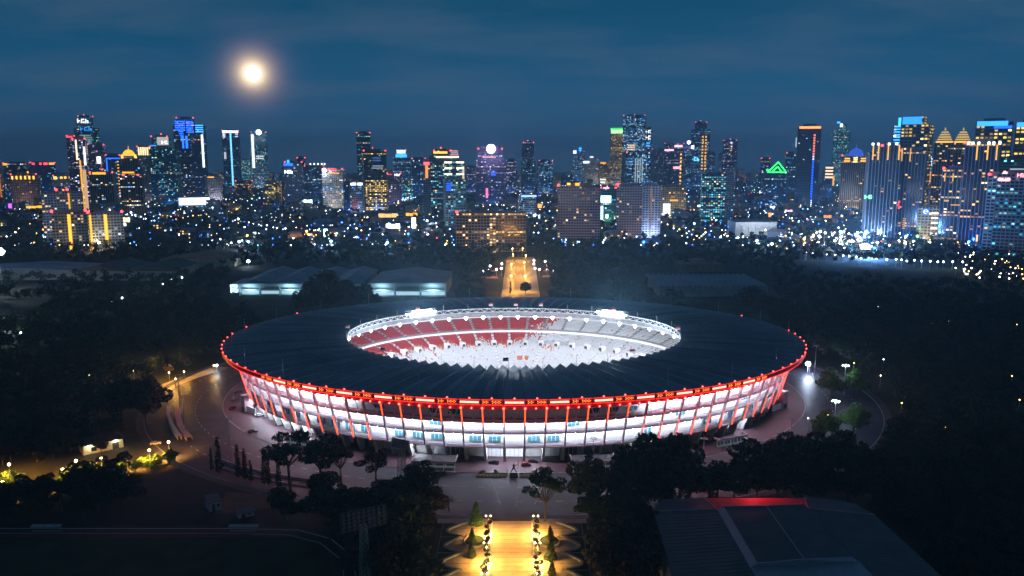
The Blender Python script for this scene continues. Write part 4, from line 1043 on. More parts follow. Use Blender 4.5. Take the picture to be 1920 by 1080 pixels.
# big individual trees in the foreground
FG = [('broad', 612, 596, 92, 'big dark round tree standing between the two exhibition halls'), ('broad', 650, 594, 72, 'rusty brown tree in front of the gap between the exhibition halls', 4), ('broad', 690, 592, 62, 'dark tree at the left end of the mauve roofed hall'), ('broad', 575, 598, 58, 'rusty tree in front of the sawtooth hall', 4), ('broad', 1320, 606, 50, 'dark tree before the middle of the ribbed hall'), ('broad', 1255, 602, 62, 'dark tree before the left end of the ribbed hall'), ('broad', 1410, 604, 70, 'rust brown tree before the right end of the ribbed hall', 4), ('broad', 1240, 948, 62, 'low dark tree at the left back corner of the arena hall'), ('broad', 1290, 940, 66, 'dark tree close behind the arena roof, left of its red panel'), ('broad', 1330, 938, 58, 'low dark tree right behind the left end of the red roof panel'), ('broad', 1375, 937, 64, 'dark tree right behind the middle of the red roof panel'), ('broad', 1420, 936, 60, 'low dark tree behind the right part of the red roof panel'), ('broad', 1458, 936, 66, 'dark tree behind the right end of the red roof panel'), ('broad', 1500, 935, 64, 'dark tree behind the arena just right of the red roof panel'), ('broad', 1545, 938, 66, 'dark tree behind the rounded right corner of the arena'), ('broad', 1590, 945, 70, 'dark tree beside the rounded right corner of the arena'), ('broad', 1640, 955, 80, 'dark tree along the right flank of the arena'), ('broad', 1690, 985, 90, 'larger dark tree along the right flank of the arena'), ('broad', 1195, 985, 80, 'dark tree along the left flank of the arena'), ('broad', 1180, 935, 90, 'tall dark tree between ring road and arena left corner'),('umbrella', 545, 920, 110, 'tall open crowned tree right of the columnar trees'), ('umbrella', 603, 925, 108, 'spreading rain tree silhouetted under the left of the facade'), ('umbrella', 640, 905, 62, 'smaller rain tree behind the silhouetted one on the left'),
    ('umbrella', 705, 915, 72, 'feathery open tree between the silhouettes and the lattice tower'), ('broad', 610, 985, 100, 'dense round tree in the lower left middle below the rain trees'), ('broad', 535, 975, 62, 'dark round tree at the corner of the bare dirt lot'),
    ('broad', 655, 1000, 85, 'dark dense tree left of the wide headed floodlight tower'), ('broad', 775, 960, 95, 'leafy tree right of the slender lattice tower'), ('umbrella', 795, 945, 75, 'tree crown reaching over the road left of the boulevard'), ('broad', 720, 990, 90, 'dark tree between the two lattice towers'),
    ('broad', 742, 1050, 130, 'big dark tree left of the boulevard garden'), ('broad', 772, 1010, 90, 'dark tree at the outer edge of the left boulevard garden'), ('broad', 720, 1110, 140, 'big dark tree at the bottom edge beside the wide headed tower'), ('broad', 775, 1110, 110, 'dark tree at the bottom left of the boulevard garden'),
    ('broad', 1112, 960, 105, 'dense tree at the right corner of boulevard and ring road'), ('broad', 1165, 950, 80, 'round dark tree next along the ring road on the right'), ('broad', 1215, 935, 122, 'tall dark tree hiding the road right of the right ticket pavilion'), ('broad', 1275, 930, 118, 'broad dark tree behind the arena hall, left of centre'), ('broad', 1255, 925, 90, 'dark tree between two taller ones behind the arena'),
    ('broad', 1400, 925, 105, 'broad dark crown behind the red roof panel of the arena'), ('broad', 1345, 930, 70, 'lower dark tree behind the arena between two broad crowns'), ('broad', 1470, 920, 112, 'wide dark crown on the right behind the arena'), ('broad', 1530, 912, 102, 'dark crown in front of the bright green tree'), ('broad', 1440, 915, 80, 'dark tree filling the gap behind the arena ridge'), ('broad', 1585, 900, 95, 'dark tree below the lit mast on the right'),
    ('broad', 1146, 1040, 90, 'dark tree at the outer edge of the right boulevard garden'), ('broad', 1160, 1020, 95, 'dark tree between boulevard garden and arena'), ('broad', 1180, 1090, 120, 'dark tree at the bottom left of the arena hall'), ('broad', 1142, 1110, 100, 'dark tree at the bottom right of the boulevard garden'),
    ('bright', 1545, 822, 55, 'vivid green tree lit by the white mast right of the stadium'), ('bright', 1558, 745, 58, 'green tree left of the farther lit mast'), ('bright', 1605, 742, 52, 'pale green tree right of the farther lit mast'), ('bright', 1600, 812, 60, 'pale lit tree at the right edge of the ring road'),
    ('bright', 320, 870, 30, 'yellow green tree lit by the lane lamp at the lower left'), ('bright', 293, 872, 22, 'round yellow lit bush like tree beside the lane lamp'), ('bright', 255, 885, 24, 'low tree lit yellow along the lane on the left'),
    ('broad', 275, 800, 95, 'big dark tree at the left edge of the ring road'), ('broad', 230, 790, 85, 'dark tree beside the big one at the left edge of the ring road'), ('broad', 190, 848, 26, 'small tree in front of the guard house door'), ('broad', 985, 551, 24, 'dark round tree standing on the yellow lit avenue behind the stadium'), ('column', 957, 551, 24, 'thin green tree on the yellow lit avenue behind the stadium')]
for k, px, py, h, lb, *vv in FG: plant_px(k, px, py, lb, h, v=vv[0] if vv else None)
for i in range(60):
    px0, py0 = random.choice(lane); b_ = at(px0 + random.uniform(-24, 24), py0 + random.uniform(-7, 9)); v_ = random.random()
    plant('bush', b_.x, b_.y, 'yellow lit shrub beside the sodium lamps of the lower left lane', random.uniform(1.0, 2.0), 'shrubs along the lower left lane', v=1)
# ---- the woods: 300 - minus the above - nearest trees as things, the rest one mass
def inpoly(x, y, poly):
    c = False; n = len(poly); j = n - 1
    for i in range(n):
        xi, yi = poly[i]; xj, yj = poly[j]
        if (yi > y) != (yj > y) and x < (xj - xi) * (y - yi) / (yj - yi) + xi: c = not c
        j = i
    return c
CLEAR = [[(-100, 1150), (690, 1150), (560, 950), (520, 915), (400, 866), (330, 856), (330, 880), (262, 905), (245, 975), (-100, 984)], [(1222, 930), (1660, 930), (1800, 1150), (1230, 1150)],
         [(270, 740), (430, 675), (460, 700), (330, 760)], [(140, 860), (240, 830), (360, 826), (360, 850), (240, 872), (150, 875)], [(1500, 496), (1815, 505), (1835, 545), (1640, 540), (1480, 525)], [(430, 505), (860, 508), (860, 600), (420, 600)], [(1215, 505), (1450, 510), (1450, 600), (1215, 600)],
         [(-50, 500), (340, 500), (440, 470), (450, 500), (330, 530), (-50, 532)], [(930, 480), (1020, 480), (1050, 700), (880, 700)], [(-60, 575), (100, 575), (90, 612), (-60, 620)], [(-30, 540), (100, 536), (130, 548), (-30, 556)], [(-40, 890), (330, 845), (335, 880), (240, 908), (-40, 958)]]
cand = []
gy = 190.0
while gy < 1180:
    sp = 8.6 if gy < 650 else 12.0
    gx = -gy * .72 - 30
    while gx < gy * .72 + 30:
        x = gx + random.uniform(-.42, .42) * sp; y = gy + random.uniform(-.42, .42) * sp; gx += sp
        if ((x - SC.x) / 199) ** 2 + ((y - SC.y) / 168) ** 2 < 1: continue
        if abs(x) < 26.5 and y < 268: continue
        px, py, dep = proj(x, y, 0)
        if px < -70 or px > 1990: continue
        if any(inpoly(px, py, P) for P in CLEAR): continue
        # hidden behind the stadium
        if 480 < px < 1440 and y > SC.y and y < 640: continue
        if y > 700 and random.random() < .25: continue
        cand.append((x, y, px, py, dep))
    gy += sp
cand.sort(key=lambda c: c[4])
NIND = 300 - len(FG) - 60
vis = [c for c in cand if c[3] < 1130]
ind = vis[:NIND]; rest = vis[NIND:]
def zone(px, py):
    if px < 480: return 'in the dark wood left of the stadium'
    if px > 1450 : return 'in the dark wood right of the stadium'
    return 'in the dark belt below the ring road'
for x, y, px, py, dep in ind:
    z_ = zone(px, py); k = random.choices(['broad', 'umbrella'], [.82, .18])[0]
    plant(k, x, y, ('leafy dark tree ' if k == 'broad' else 'open crowned dark tree ') + z_, random.uniform(.75, 1.12), 'park trees ' + z_)
def wood_mesh(pts, per, size, mi_of):
    vs = [[] for _ in LEAF]
    for x, y, px, py, dep in pts:
        s = random.uniform(.75, 1.2); h = random.uniform(8, 12) * s; lobes = [(x + random.uniform(-2.6, 2.6), y + random.uniform(-2.6, 2.6), h + random.uniform(-2.2, 2.2), random.uniform(2.0, 3.4) * s, random.uniform(1.5, 2.4) * s) for _ in range(5)]
        n = per(dep); vs[mi_of()].append(leaf_cloud(lobes, n, size(dep), rng))
    return vs
def merge_wood(name, label, pts, per, size):
    vs = wood_mesh(pts, per, size, lambda: random.choices(range(5), [.4, .3, .15, .0, .15])[0])
    al = [v for L in vs for v in L]
    me = quads_mesh(name, np.concatenate(al), LEAF[0])
    for m in LEAF[1:]: me.materials.append(m)
    mi = np.concatenate([np.full(len(v) // 4, i, np.int32) for i, L in enumerate(vs) for v in L]); me.polygons.foreach_set('material_index', mi)
    o = bpy.data.objects.new(name, me); COL.objects.link(o); tag(o, label, None, None, 'stuff'); return o
merge_wood('woodland', 'dark mass of park trees round the stadium', rest, lambda d: 150 if d < 500 else (90 if d < 800 else 60), lambda d: .75 if d < 500 else (1.0 if d < 800 else 1.25))
# ------------------------------------------------------------------ low halls behind the stadium
def P(px, py, z=0.0): p = at(px, py, z); return Vector((p.x, p.y, z))
def hall(name, label, x0, x1, pyb, depth, h, wall_m, roof_m, rise=2.0, ridges=1, bays=0, lit=None, rot=0.0, over=1.0, along='y'):
    a, b = P(x0, pyb), P(x1, pyb); b.y = a.y if rot == 0 else b.y; d = b - a; L = d.length; rz = math.atan2(d.y, d.x)
    o = thing(name, label, 'hall', a, rz)
    q = MB(); q.box(0, L, 0, depth, 0, h); q.build('wall', wall_m, o)
    for i in range(ridges):
        xa, xb = L * i / ridges, L * (i + 1) / ridges; xa -= over if i == 0 else 0; xb += over if i == ridges - 1 else 0; xm = (xa + xb) / 2; q = MB(); y0, y1 = -over, depth + over
        q.face([(xa, y0, h + .1), (xm, y0, h + rise), (xm, y1, h + rise), (xa, y1, h + .1)]); q.face([(xm, y0, h + rise), (xb, y0, h + .1), (xb, y1, h + .1), (xm, y1, h + rise)])
        q.face([(xa, y0, h + .1), (xb, y0, h + .1), (xm, y0, h + rise)]); q.face([(xb, y1, h + .1), (xa, y1, h + .1), (xm, y1, h + rise)])
        q.build('roof_panel' if ridges > 1 else 'roof', roof_m, o)
    for i in range(bays + 1 if bays else 0):
        q = MB(); x = L * i / bays; q.box(x - .5, x + .5, -3.5, -2.5, 0, h + .1); q.build('column', M_white, o)
    if bays:
        q = MB(); q.box(-.8, L + .8, -3.8, -2.4, h * .78, h + .05); q.build('fascia', M_white, o)
        q = MB(); q.box(0, L, -2.4, -.05, h * .45, h * .52); q.build('gallery', M_white, o)
    if lit:
        for i in range(bays):
            q = MB(); x = L * i / bays; q.box(x + .8, x + L / bays - .8, -.3, -.05, h * .10, h * .36); q.build('lit_window', lit, o)
            m4 = Matrix.Translation(a) @ Matrix.Rotation(rz, 4, 'Z')
            if i % 2 == 0: lamp('AREA', m4 @ Vector((x + L / bays / 2, -7, h * .35)), 2600, (.4, .8, 1), m4 @ Vector((x + L / bays / 2, 0, h * .9)), 4.0)
    return o
M_slate = mat('slate_sheet', (.30, .34, .42), .55, metal=.1, var=.25, scale=.05); M_terra = mat('terracotta', (.5, .24, .14), .8, var=.25, scale=.08); M_hallw = mat('hall_wall', (.34, .36, .36), .8, var=.15, scale=.1); M_mauve = mat('mauve_sheet', (.38, .29, .34), .55, var=.2, scale=.05)
E_hall = emit('hall_light', (.5, .82, 1.0), .8)
hall('exhibition_hall', 'wide exhibition hall with a mauve roof and a lit white colonnade behind the stadium', 694, 836, 556, 75, 13, M_hallw, M_mauve, 5, 1, 3, E_hall)
hall('exhibition_hall', 'dark sawtooth roofed exhibition hall with blue white lit ground floor on the left', 452, 676, 553, 95, 11, M_hallw, M_slate, 4, 4, 6, E_hall)
hall('side_hall', 'small lit annex at the left end of the sawtooth hall', 436, 456, 548, 30, 8, M_white, M_slate, 1.5, 1, 2, E_hall)
hall('long_hall', 'very long pale walled hall with a flat dark roof at the far left', -60, 140, 525, 60, 10, M_hallw, M_slate, 3, 1, 0)
hall('long_hall', 'long pale hall with a brown roof right of the floodlight mast', 142, 325, 526, 70, 10, M_hallw, mat('brown_sheet', (.13, .10, .09), .7, var=.25, scale=.05), 6, 2, 0)
hall('gabled_hall', 'hall with a wide terracotta gabled roof behind the long hall on the left', 300, 440, 500, 60, 9, mat('beige_wall', (.5, .45, .3), .8), M_terra, 4, 1, 0)
po = thing('pagoda_hut', 'small dark hut with a curved pointed roof in front of the long hall', 'hut', P(331, 522)); q = MB(); q.box(-6, 6, -6, 6, 0, 5); q.build('wall', M_hallw, po); q = MB()
prof = ((10, 5), (5, 8), (1, 12))
for (r0, z0), (r1, z1) in zip(prof[:-1], prof[1:]):
    c0 = [(-r0, -r0, z0), (r0, -r0, z0), (r0, r0, z0), (-r0, r0, z0)]; c1 = [(-r1, -r1, z1), (r1, -r1, z1), (r1, r1, z1), (-r1, r1, z1)]
    for i in range(4): q.face([c0[i], c0[(i + 1) % 4], c1[(i + 1) % 4], c1[i]])
q.face([(-1, -1, 12), (1, -1, 12), (1, 1, 12), (-1, 1, 12)]); q.build('roof', M_dark, po)
hall('ribbed_hall', 'wide hall with a ribbed folded roof behind the stadium on the right', 1236, 1440, 556, 75, 9, M_hallw, M_slate, 2.2, 20, 0)
for i, (px, py) in enumerate(((1290, 540), (1305, 541), (1328, 541))): p = P(px, py + 10); lamp('POINT', (p.x, p.y - 3, 5), 9000, WARM, size=.6)
hall('terracotta_hall', 'low terracotta roofed building behind the ribbed hall', 1276, 1358, 509, 40, 8, mat('rust_wall', (.35, .2, .13), .85), M_terra, 3, 1, 0)
hall('club_house', 'white columned low building among trees on the right of the twin blocks', 1378, 1453, 443, 50, 24, M_white, M_conc, 1, 1, 6)
p = P(1415, 446); lamp('AREA', (p.x, p.y - 30, 12), 26000, (.75, .88, 1), (p.x, p.y, 14), 15)
# avenue behind the stadium
va = [(x, y) for x, y in (gpt(976, 610), gpt(976, 482))]
strip_sheet('avenue', va, 36, M_blvd, 0.03)
av = post_lamp('avenue_lamp', 'tall sodium lamp on the avenue behind the stadium', 16, E_sod, hr=.7, r=.16)
for i, (px, py) in enumerate(((958, 549), (985, 549), (959, 524), (983, 520), (962, 503), (986, 505), (961, 490), (980, 490))):
    b = at(px, py); o = av if i == 0 else copy_tree(av); o.location = (b.x, b.y, 0); o['label'] = 'tall sodium lamp on the avenue behind the stadium, ' + ('left', 'right')[i % 2] + ' of the ' + ('nearest', 'second', 'third', 'farthest')[i // 2] + ' pair'; o['group'] = 'sodium lamps on the far avenue'
    lamp('POINT', (b.x, b.y, 14.5), 24000, SOD, size=.8)
pk = post_lamp('plaza_lamp', 'white globe lamp', 7, emit('plaza_globe', (1, .88, .92), 16), hr=1.05, r=.16)
for i, (px, py) in enumerate(((906, 514), (917, 512), (919, 504), (931, 511), (940, 509), (941, 500), (1001, 493), (1001, 500), (1003, 509), (1011, 511), (1024, 503), (1022, 495), (1026, 512), (1036, 513))):
    b = at(px, py + 7); o = pk if i == 0 else copy_tree(pk); o.location = (b.x, b.y, 0); o['label'] = 'white globe lamp on the steps ' + ('left' if px < 960 else 'right') + ' of the far avenue, ' + (words + ['thirteenth', 'fourteenth'])[i] + ' from the left'; o['group'] = 'globe lamps beside the far avenue'
    if i % 3 == 0: lamp('POINT', (b.x, b.y, 8), 2500, WARM, size=.8)
for i, (x0, x1, py) in enumerate(((900, 935, 520), (1015, 1045, 518), (915, 932, 508), (1018, 1032, 507))): sheet('terrace_step', [gpt(x0, py + 2), gpt(x1, py + 2), gpt(x1 - 4, py - 2), gpt(x0 + 4, py - 2)], M_terra, .05)
# golf range with its curved row of lamps
sheet('fairway', [gpt(x, y) for x, y in ((1500, 500), (1560, 490), (1700, 497), (1815, 505), (1835, 540), (1640, 538), (1500, 524))], M_lawn, .03)
rl = post_lamp('range_lamp', 'cool white lamp', 8, E_cool, hr=1.0, r=.16)
for i in range(22):
    f = i / 21; px = lerp(1508, 1800, f); px += random.uniform(-6, 6); py = 480 + 12 * f + 8 * math.sin(f * 2.2) + random.uniform(-1.2, 1.2)
    b = at(px, py + 6); o = rl if i == 0 else copy_tree(rl); o.location = (b.x, b.y, 0); o['label'] = 'cool white lamp in the curved row along the dark fairway on the right'; o['group'] = 'lamps along the fairway'
    if i % 4 == 0: lamp('POINT', (b.x, b.y - 4, 7), 1800, COOL, size=.8)
# small service buildings at far left of the boulevard row
# ------------------------------------------------------------------ towers of the skyline
CW = {'gry': (.36, .36, .40), 'wht': (.55, .56, .60), 'crm': (.5, .42, .3), 'brn': (.26, .2, .17), 'drk': (.10, .12, .16), 'tea': (.08, .18, .21), 'pnk': (.42, .34, .35), 'blu': (.15, .2, .30)}
WM = {k: mat('facade_' + k, v, .7, var=.12, scale=.03) for k, v in CW.items()}
PAL = {'W': [(1, .58, .18), (1, .75, .4), (1, .42, .08)], 'C': [(.3, .7, 1), (.65, .85, 1), (.08, .35, 1)], 'T': [(.12, .75, .85), (.4, .9, .95), (1, .85, .5), (.05, .5, .8)], 'M': [(1, .7, .3), (.5, .8, 1), (.85, .95, 1), (.1, .35, 1), (1, .42, .1)], 'G': [(1, .62, .08), (1, .72, .2)], 'P': [(.9, .6, .9), (.5, .6, 1), (1, .8, .9), (.4, .4, .9)]}
B = (.01, .10, 1.0); BC = (.03, .32, 1.0); Wt = (.85, .93, 1.0); G = (1, .46, .03); Or = (1, .32, .06); Rd = (1, .05, .07); Gn = (.03, 1, .12); Pk = (1, .5, .62); Pu = (.5, .08, 1.0); Wm = (1, .85, .55)
ball_av = MB(); ball_av.ball((0, 0, 0), 2.1, nu=6, nv=4); AVM = ball_av.mesh('aviation_light', [E_red])
def ecol(c, s): return emit('glow_%d_%d_%d_%d' % (c[0] * 99, c[1] * 99, c[2] * 99, s * 100), c, s)
def T(x0, x1, yt, yb, wall, style, lit, pal, label, tiers=None, els=(), av=2, rot=None, depth=.8, cat='tower', name='tower', up=None, fh=4.4, bw=4.8, extra=(), gain=1.0):
    pc = (x0 + x1) / 2; p = at(pc, yb); Y = p.y; dep = proj(p.x, p.y, 0)[2]; k = dep / F
    r = random.uniform(-.22, .22) if rot is None else rot
    Wd = (x1 - x0) * k / (math.cos(r) + depth * abs(math.sin(r))); Dp = Wd * depth
    o = thing(name, label, cat, p, -math.atan2(p.x, p.y) + r)
    zpx = lambda y: at_dist(pc, y, Y).z
    xpx = lambda x: (x - pc) * k * (Wd / ((x1 - x0) * k))
    up = up or (((.05, .30, 1.0), .26) if wall in ('tea', 'blu', 'drk') and cat == 'tower' else None)  # blue wash lamp added to dark towers without an uplight of their own
    Ht = zpx(yt); fr = MB(); gl = MB(); li = MB(); core = MB()
    tl = tiers or [(yt, 1.0, 0.0)]; zb = 0.0
    for ty, wf, xo in tl:
        zt = zpx(ty); w = Wd * wf; dx = Wd * xo; dd = Dp * max(.5, wf); yo = (Dp - dd) / 2 if wf < 1 else 0
        hh = zt - zb
        xa, xb, ya, yb_ = dx - w / 2, dx + w / 2, yo, yo + dd
        core.box(xa, xb, ya, yb_, zb, zt, 0)
        nb = max(2, round(w / bw)); nd = max(2, round(dd / bw)); nf = max(1, round(hh / fh)); fhh = hh / nf
        if style in 'rg':
            for j in range(nf + 1):
                z = zb + j * fhh; z1 = min(zt + .6, z + fhh * .38)
                fr.box(xa - .45, xb + .45, ya - .45, yb_ + .45, z - .1, z1, 0)
        if style in 'gf':
            for face, n_, s0, s1 in (('f', nb, xa, xb), ('l', nd, ya, yb_), ('r', nd, ya, yb_)):
                for i in range(n_ + 1):
                    c_ = s0 + (s1 - s0) * i / n_; pw = .55
                    if face == 'f': fr.box(c_ - pw, c_ + pw, ya - .75, ya - .46 if style == 'g' else ya, zb, zt + .5, 0)
                    elif face == 'l': fr.box(xa - .75, xa - (.46 if style == 'g' else 0), c_ - pw, c_ + pw, zb, zt + .5, 0)
                    else: fr.box(xb + (.46 if style == 'g' else 0), xb + .75, c_ - pw, c_ + pw, zb, zt + .5, 0)
        wave = np.random.default_rng(int(x0 * 7 + yt)).uniform(.3, 1.7, nf)
        full = np.random.default_rng(int(x1 * 5 + ty)).random(nf) < (.10 if style != 'p' else 0)
        fcol = [random.choice(PAL[pal]) for _ in range(nf)]
        for face, n_, s0, s1 in (('f', nb, xa, xb), ('l', nd, ya, yb_), ('r', nd, ya, yb_)):
            step = (s1 - s0) / n_
            for j in range(nf):
                z = zb + j * fhh + fhh * .42; zz = z + fhh * .5
                for i in range(n_):
                    a_ = s0 + step * i + step * .16; b_ = s0 + step * (i + 1) - step * .16
                    on = random.random() < (.85 if full[j] and lit > .05 else 1.2 * lit * wave[j])
                    if not on and style != 'p': continue
                    tgt = li if on else gl; c = None
                    if on:
                        c = fcol[j] if random.random() < .55 else random.choice(PAL[pal]); g_ = gain * min(3.5, .75 * math.exp(random.gauss(0, .8))); c = tuple(v * g_ for v in c)
                    if face == 'f': tgt.box(a_, b_, ya - .12, ya, z, zz, 0, c, bottom=False, back=False, top=False)
                    elif face == 'l': tgt.box(xa - .12, xa, a_, b_, z, zz, 0, c, bottom=False, back=False, top=False)
                    else: tgt.box(xb, xb + .12, a_, b_, z, zz, 0, c, bottom=False, back=False, top=False)
        zb = zt
    core.build('body', WM[wall] if style == 'p' else M_glass, o)
    if fr.f: stuff(fr.build('facade_frame', WM[wall], o))
    if gl.f: stuff(gl.build('dark_window', M_glass, o))
    if li.f: stuff(li.build('lit_window', LIT, o))
    tw = Wd * tl[-1][1]; tx = Wd * tl[-1][2]
    q = MB(); q.box(tx - tw * .3, tx + tw * .3, Dp * .3, Dp * .7, Ht, Ht + min(7, Ht * .05)); q.build('plant_room', WM[wall], o)
    for e in els:
        c, s = e[4], e[5]; nm = e[6] if len(e) > 6 else 'light_band'
        xa, xb = sorted((xpx(e[0]), xpx(e[1]))); za, zc = zpx(e[3]), zpx(e[2]); q = MB()
        if nm == 'sign':
            n_ = max(2, round((xb - xa) / max(3.0, (zc - za) * .8)))
            for i in range(n_):
                w_ = (xb - xa) / n_; h_ = (zc - za); x_ = xa + i * w_
                q.box(x_, x_ + w_ * .25, -1.6, -1.0, za, zc); q.box(x_ + w_ * .25, x_ + w_ * .75, -1.6, -1.0, za + h_ * (.75 if i % 2 else .4), za + h_ * (1 if i % 2 else .62))
                if i % 3: q.box(x_ + w_ * .5, x_ + w_ * .75, -1.6, -1.0, za, za + h_ * .4)
        elif nm == 'light_band' and e[3] - e[2] > 7 and e[1] - e[0] > 5:
            n_ = max(2, round((e[3] - e[2]) / 4))
            for i in range(n_): q.box(xa + random.uniform(0, .15) * (xb - xa), xb - random.uniform(0, .15) * (xb - xa), -1.3, -.6, lerp(za, zc, (i + .2) / n_), lerp(za, zc, (i + .75) / n_))
        else: q.box(xa, xb, -1.3, -.6, za, zc)
        q.build(nm, ecol(c, s), o)
    if av:
        pts = [(tx - tw / 2 + 1, 1), (tx + tw / 2 - 1, 1), (tx, Dp / 2)][:av]
        for ax_, ay_ in pts: link('aviation_light', AVM, o, (ax_, ay_, Ht + 2.0 if ay_ < 2 else Ht + 9))
    for e in extra:
        q = MB()
        if e[0] == 'dome':
            _, px, pyb, rp_, m_ = e; rr = rp_ * k; zc = zpx(pyb)
            for (ra, za, rb_, zd) in [(rr * math.cos(a1), zc + rr * 1.05 * math.sin(a1), rr * math.cos(a2), zc + rr * 1.05 * math.sin(a2)) for a1, a2 in zip(np.linspace(0, 1.5, 7)[:-1], np.linspace(0, 1.5, 7)[1:])]:
                q.tube((xpx(px), Dp * .4, za), (xpx(px), Dp * .4, zd), ra, rb_, 14)
            q.tube((xpx(px), Dp * .4, zc + rr), (xpx(px), Dp * .4, zc + rr * 1.7), rr * .08, rr * .02, 5); q.build('dome', m_, o)
        elif e[0] == 'tiers':
            _, px, pyb, pyt, wp, n_, m_ = e; zc, zd = zpx(pyb), zpx(pyt); w_ = wp * k / 2
            for i in range(n_):
                z0 = lerp(zc, zd, i / n_ * .8); z1 = lerp(zc, zd, (i + .55) / n_ * .8); r0 = w_ * (1 - .7 * (i / n_) ** 1.4); r1 = w_ * (1 - .7 * ((i + .6) / n_) ** 1.4)
                q.tube((xpx(px), w_, z0), (xpx(px), w_, z1), r0, r1 * .92, 12)
            q.tube((xpx(px), w_, lerp(zc, zd, .8)), (xpx(px), w_, zd), w_ * .12, .3, 6); q.build('tiered_dome', m_, o)
        elif e[0] == 'spire':
            _, px, py0, py1, wp, m_ = e; q.tube((xpx(px), Dp * .4, zpx(py0)), (xpx(px), Dp * .4, zpx(py1)), wp * k / 2, wp * k / 6, 6); q.build('spire', m_, o)
        elif e[0] == 'ball':
            _, px, py, rp_, m_ = e; q.ball((xpx(px), -2, zpx(py)), rp_ * k, nu=12, nv=8); q.build('light_ball', m_, o); ec_ = m_.node_tree.nodes['Principled BSDF'].inputs['Emission Color'].default_value; lamp('POINT', Matrix.Translation(p) @ Matrix.Rotation(o.rotation_euler.z, 4, 'Z') @ Vector((xpx(px), -4 - rp_ * k, zpx(py))), 9000 * rp_ ** 1.6, ec_[:3], size=2)
        elif e[0] == 'pyr':
            _, a_, b_, py0, py1, m_ = e; xa, xb = xpx(a_), xpx(b_); z0, z1 = zpx(py0), zpx(py1); xm = (xa + xb) / 2
            c4 = [(xa, 0, z0), (xb, 0, z0), (xb, xb - xa, z0), (xa, xb - xa, z0)]; ap = (xm, (xb - xa) / 2, z1)
            for i in range(4): q.face([c4[i], c4[(i + 1) % 4], ap])
            q.build('pyramid_roof', WM['drk'], o); q = MB()
            for f in (0, .45):
                A = [Vector((lerp(xa, xm, f), -.6, lerp(z0, z0, f))), Vector((lerp(xb, xm, f), -.6, z0)), Vector((xm, (xb - xa) * .5 * (1 - f) - .6 if f else (xb - xa) / 2 - .6, lerp(z1, z0, f)))]
                for a0, a1 in ((0, 1), (1, 2), (2, 0)): q.tube(A[a0], A[a1], 1.6, n=4)
            q.build('neon_outline', m_, o)
        elif e[0] == 'crane':
            _, px, py, ln = e; z0 = zpx(py + 8); z1 = zpx(py); x_ = xpx(px); q.tube((x_, Dp * .4, z0), (x_, Dp * .4, z1), 1, n=4); q.tube((x_ - ln * .3 * k, Dp * .4, z1 - 2), (x_ + ln * k, Dp * .4, z1), .9, .6, 4); q.build('crane', WM['crm'], o)
        elif e[0] == 'disc':
            _, px, py, rp_, m_, m2 = e; q.tube((xpx(px), -.6, zpx(py)), (xpx(px), -1.2, zpx(py)), rp_ * k, n=18, mi=0); lg = q.build('logo_disc', m_, o)
            q = MB(); x_, z_ = xpx(px), zpx(py); s_ = rp_ * k
            for a1, a2 in zip(np.linspace(-.4, 5.2, 15)[:-1], np.linspace(-.4, 5.2, 15)[1:]): q.tube((x_ + s_ * .55 * math.cos(a1), -1.5, z_ + s_ * .55 * math.sin(a1)), (x_ + s_ * .55 * math.cos(a2), -1.5, z_ + s_ * .55 * math.sin(a2)), s_ * .12, n=4)
            q.tube((x_ - s_ * .5, -1.5, z_), (x_ + s_ * .5, -1.5, z_), s_ * .12, n=4); q.build('logo_mark', m2, o)
    if up:
        c, E_ = up; m4 = Matrix.Translation(p) @ Matrix.Rotation(o.rotation_euler.z, 4, 'Z')
        lamp('AREA', m4 @ Vector((0, -Wd * .55, 3)), E_ * Wd * Ht * 8.0, c, m4 @ Vector((0, 0, Ht * .5)), Wd * .4)
    return o
GOLDM = mat('gilded_dome', (.75, .5, .12), .4, metal=.3, var=.15, scale=.2)
# left part, from the left edge
T(-8, 7, 303, 385, 'brn', 'p', .12, 'W', 'orange lit tower cut by the left edge of the view', els=[(-6, 5, 303, 306, G, 2), (3, 5, 310, 370, Or, .8)])
T(25, 74, 328, 390, 'pnk', 'p', .06, 'W', 'pinkish apartment block with gold lamps along its crown', els=[(x, x + 3, 330, 336, G, 3.5, 'crown_lamp') for x in range(27, 73, 8)], up=((1, .6, .5), .35), extra=[('spire', 55, 328, 321, 4, ecol(G, 3))])
T(14, 60, 307, 372, 'drk', 'g', .10, 'M', 'dark office tower with a gold strip behind the pinkish block', els=[(14, 22, 306, 310, G, 2)])
T(63, 110, 306, 376, 'blu', 'g', .05, 'C', 'broad dark slab with red lamps along its flat roof', els=[(66, 71, 305, 309, Rd, 3), (80, 84, 305, 309, Rd, 4), (88, 95, 305, 309, Rd, 5), (98, 108, 305, 309, Or, 2.5)])
T(104, 143, 330, 378, 'wht', 'p', .08, 'C', 'pale block with gold corner lamps behind the grey apartments', els=[(105, 111, 331, 336, G, 3.5), (117, 121, 331, 335, G, 3), (124, 128, 331, 335, G, 3), (133, 140, 331, 335, G, 3)], up=((.6, .65, 1), .25))
T(135, 150, 256, 380, 'pnk', 'g', .15, 'P', 'slim pink lit tower under a red roof lamp', els=[(135, 146, 255, 258, Rd, 3)], gain=.7)
T(146, 171, 262, 400, 'pnk', 'r', .22, 'P', 'tower under construction with a lit orange hoist column', els=[(157, 160, 300, 420, G, 1.6, 'hoist_lights'), (161, 168, 318, 415, (1, .6, .3), .9, 'hoist_lights'), (152, 155, 262, 300, Wm, 2), (166, 170, 275, 310, Wt, 2.0)], gain=1.2)
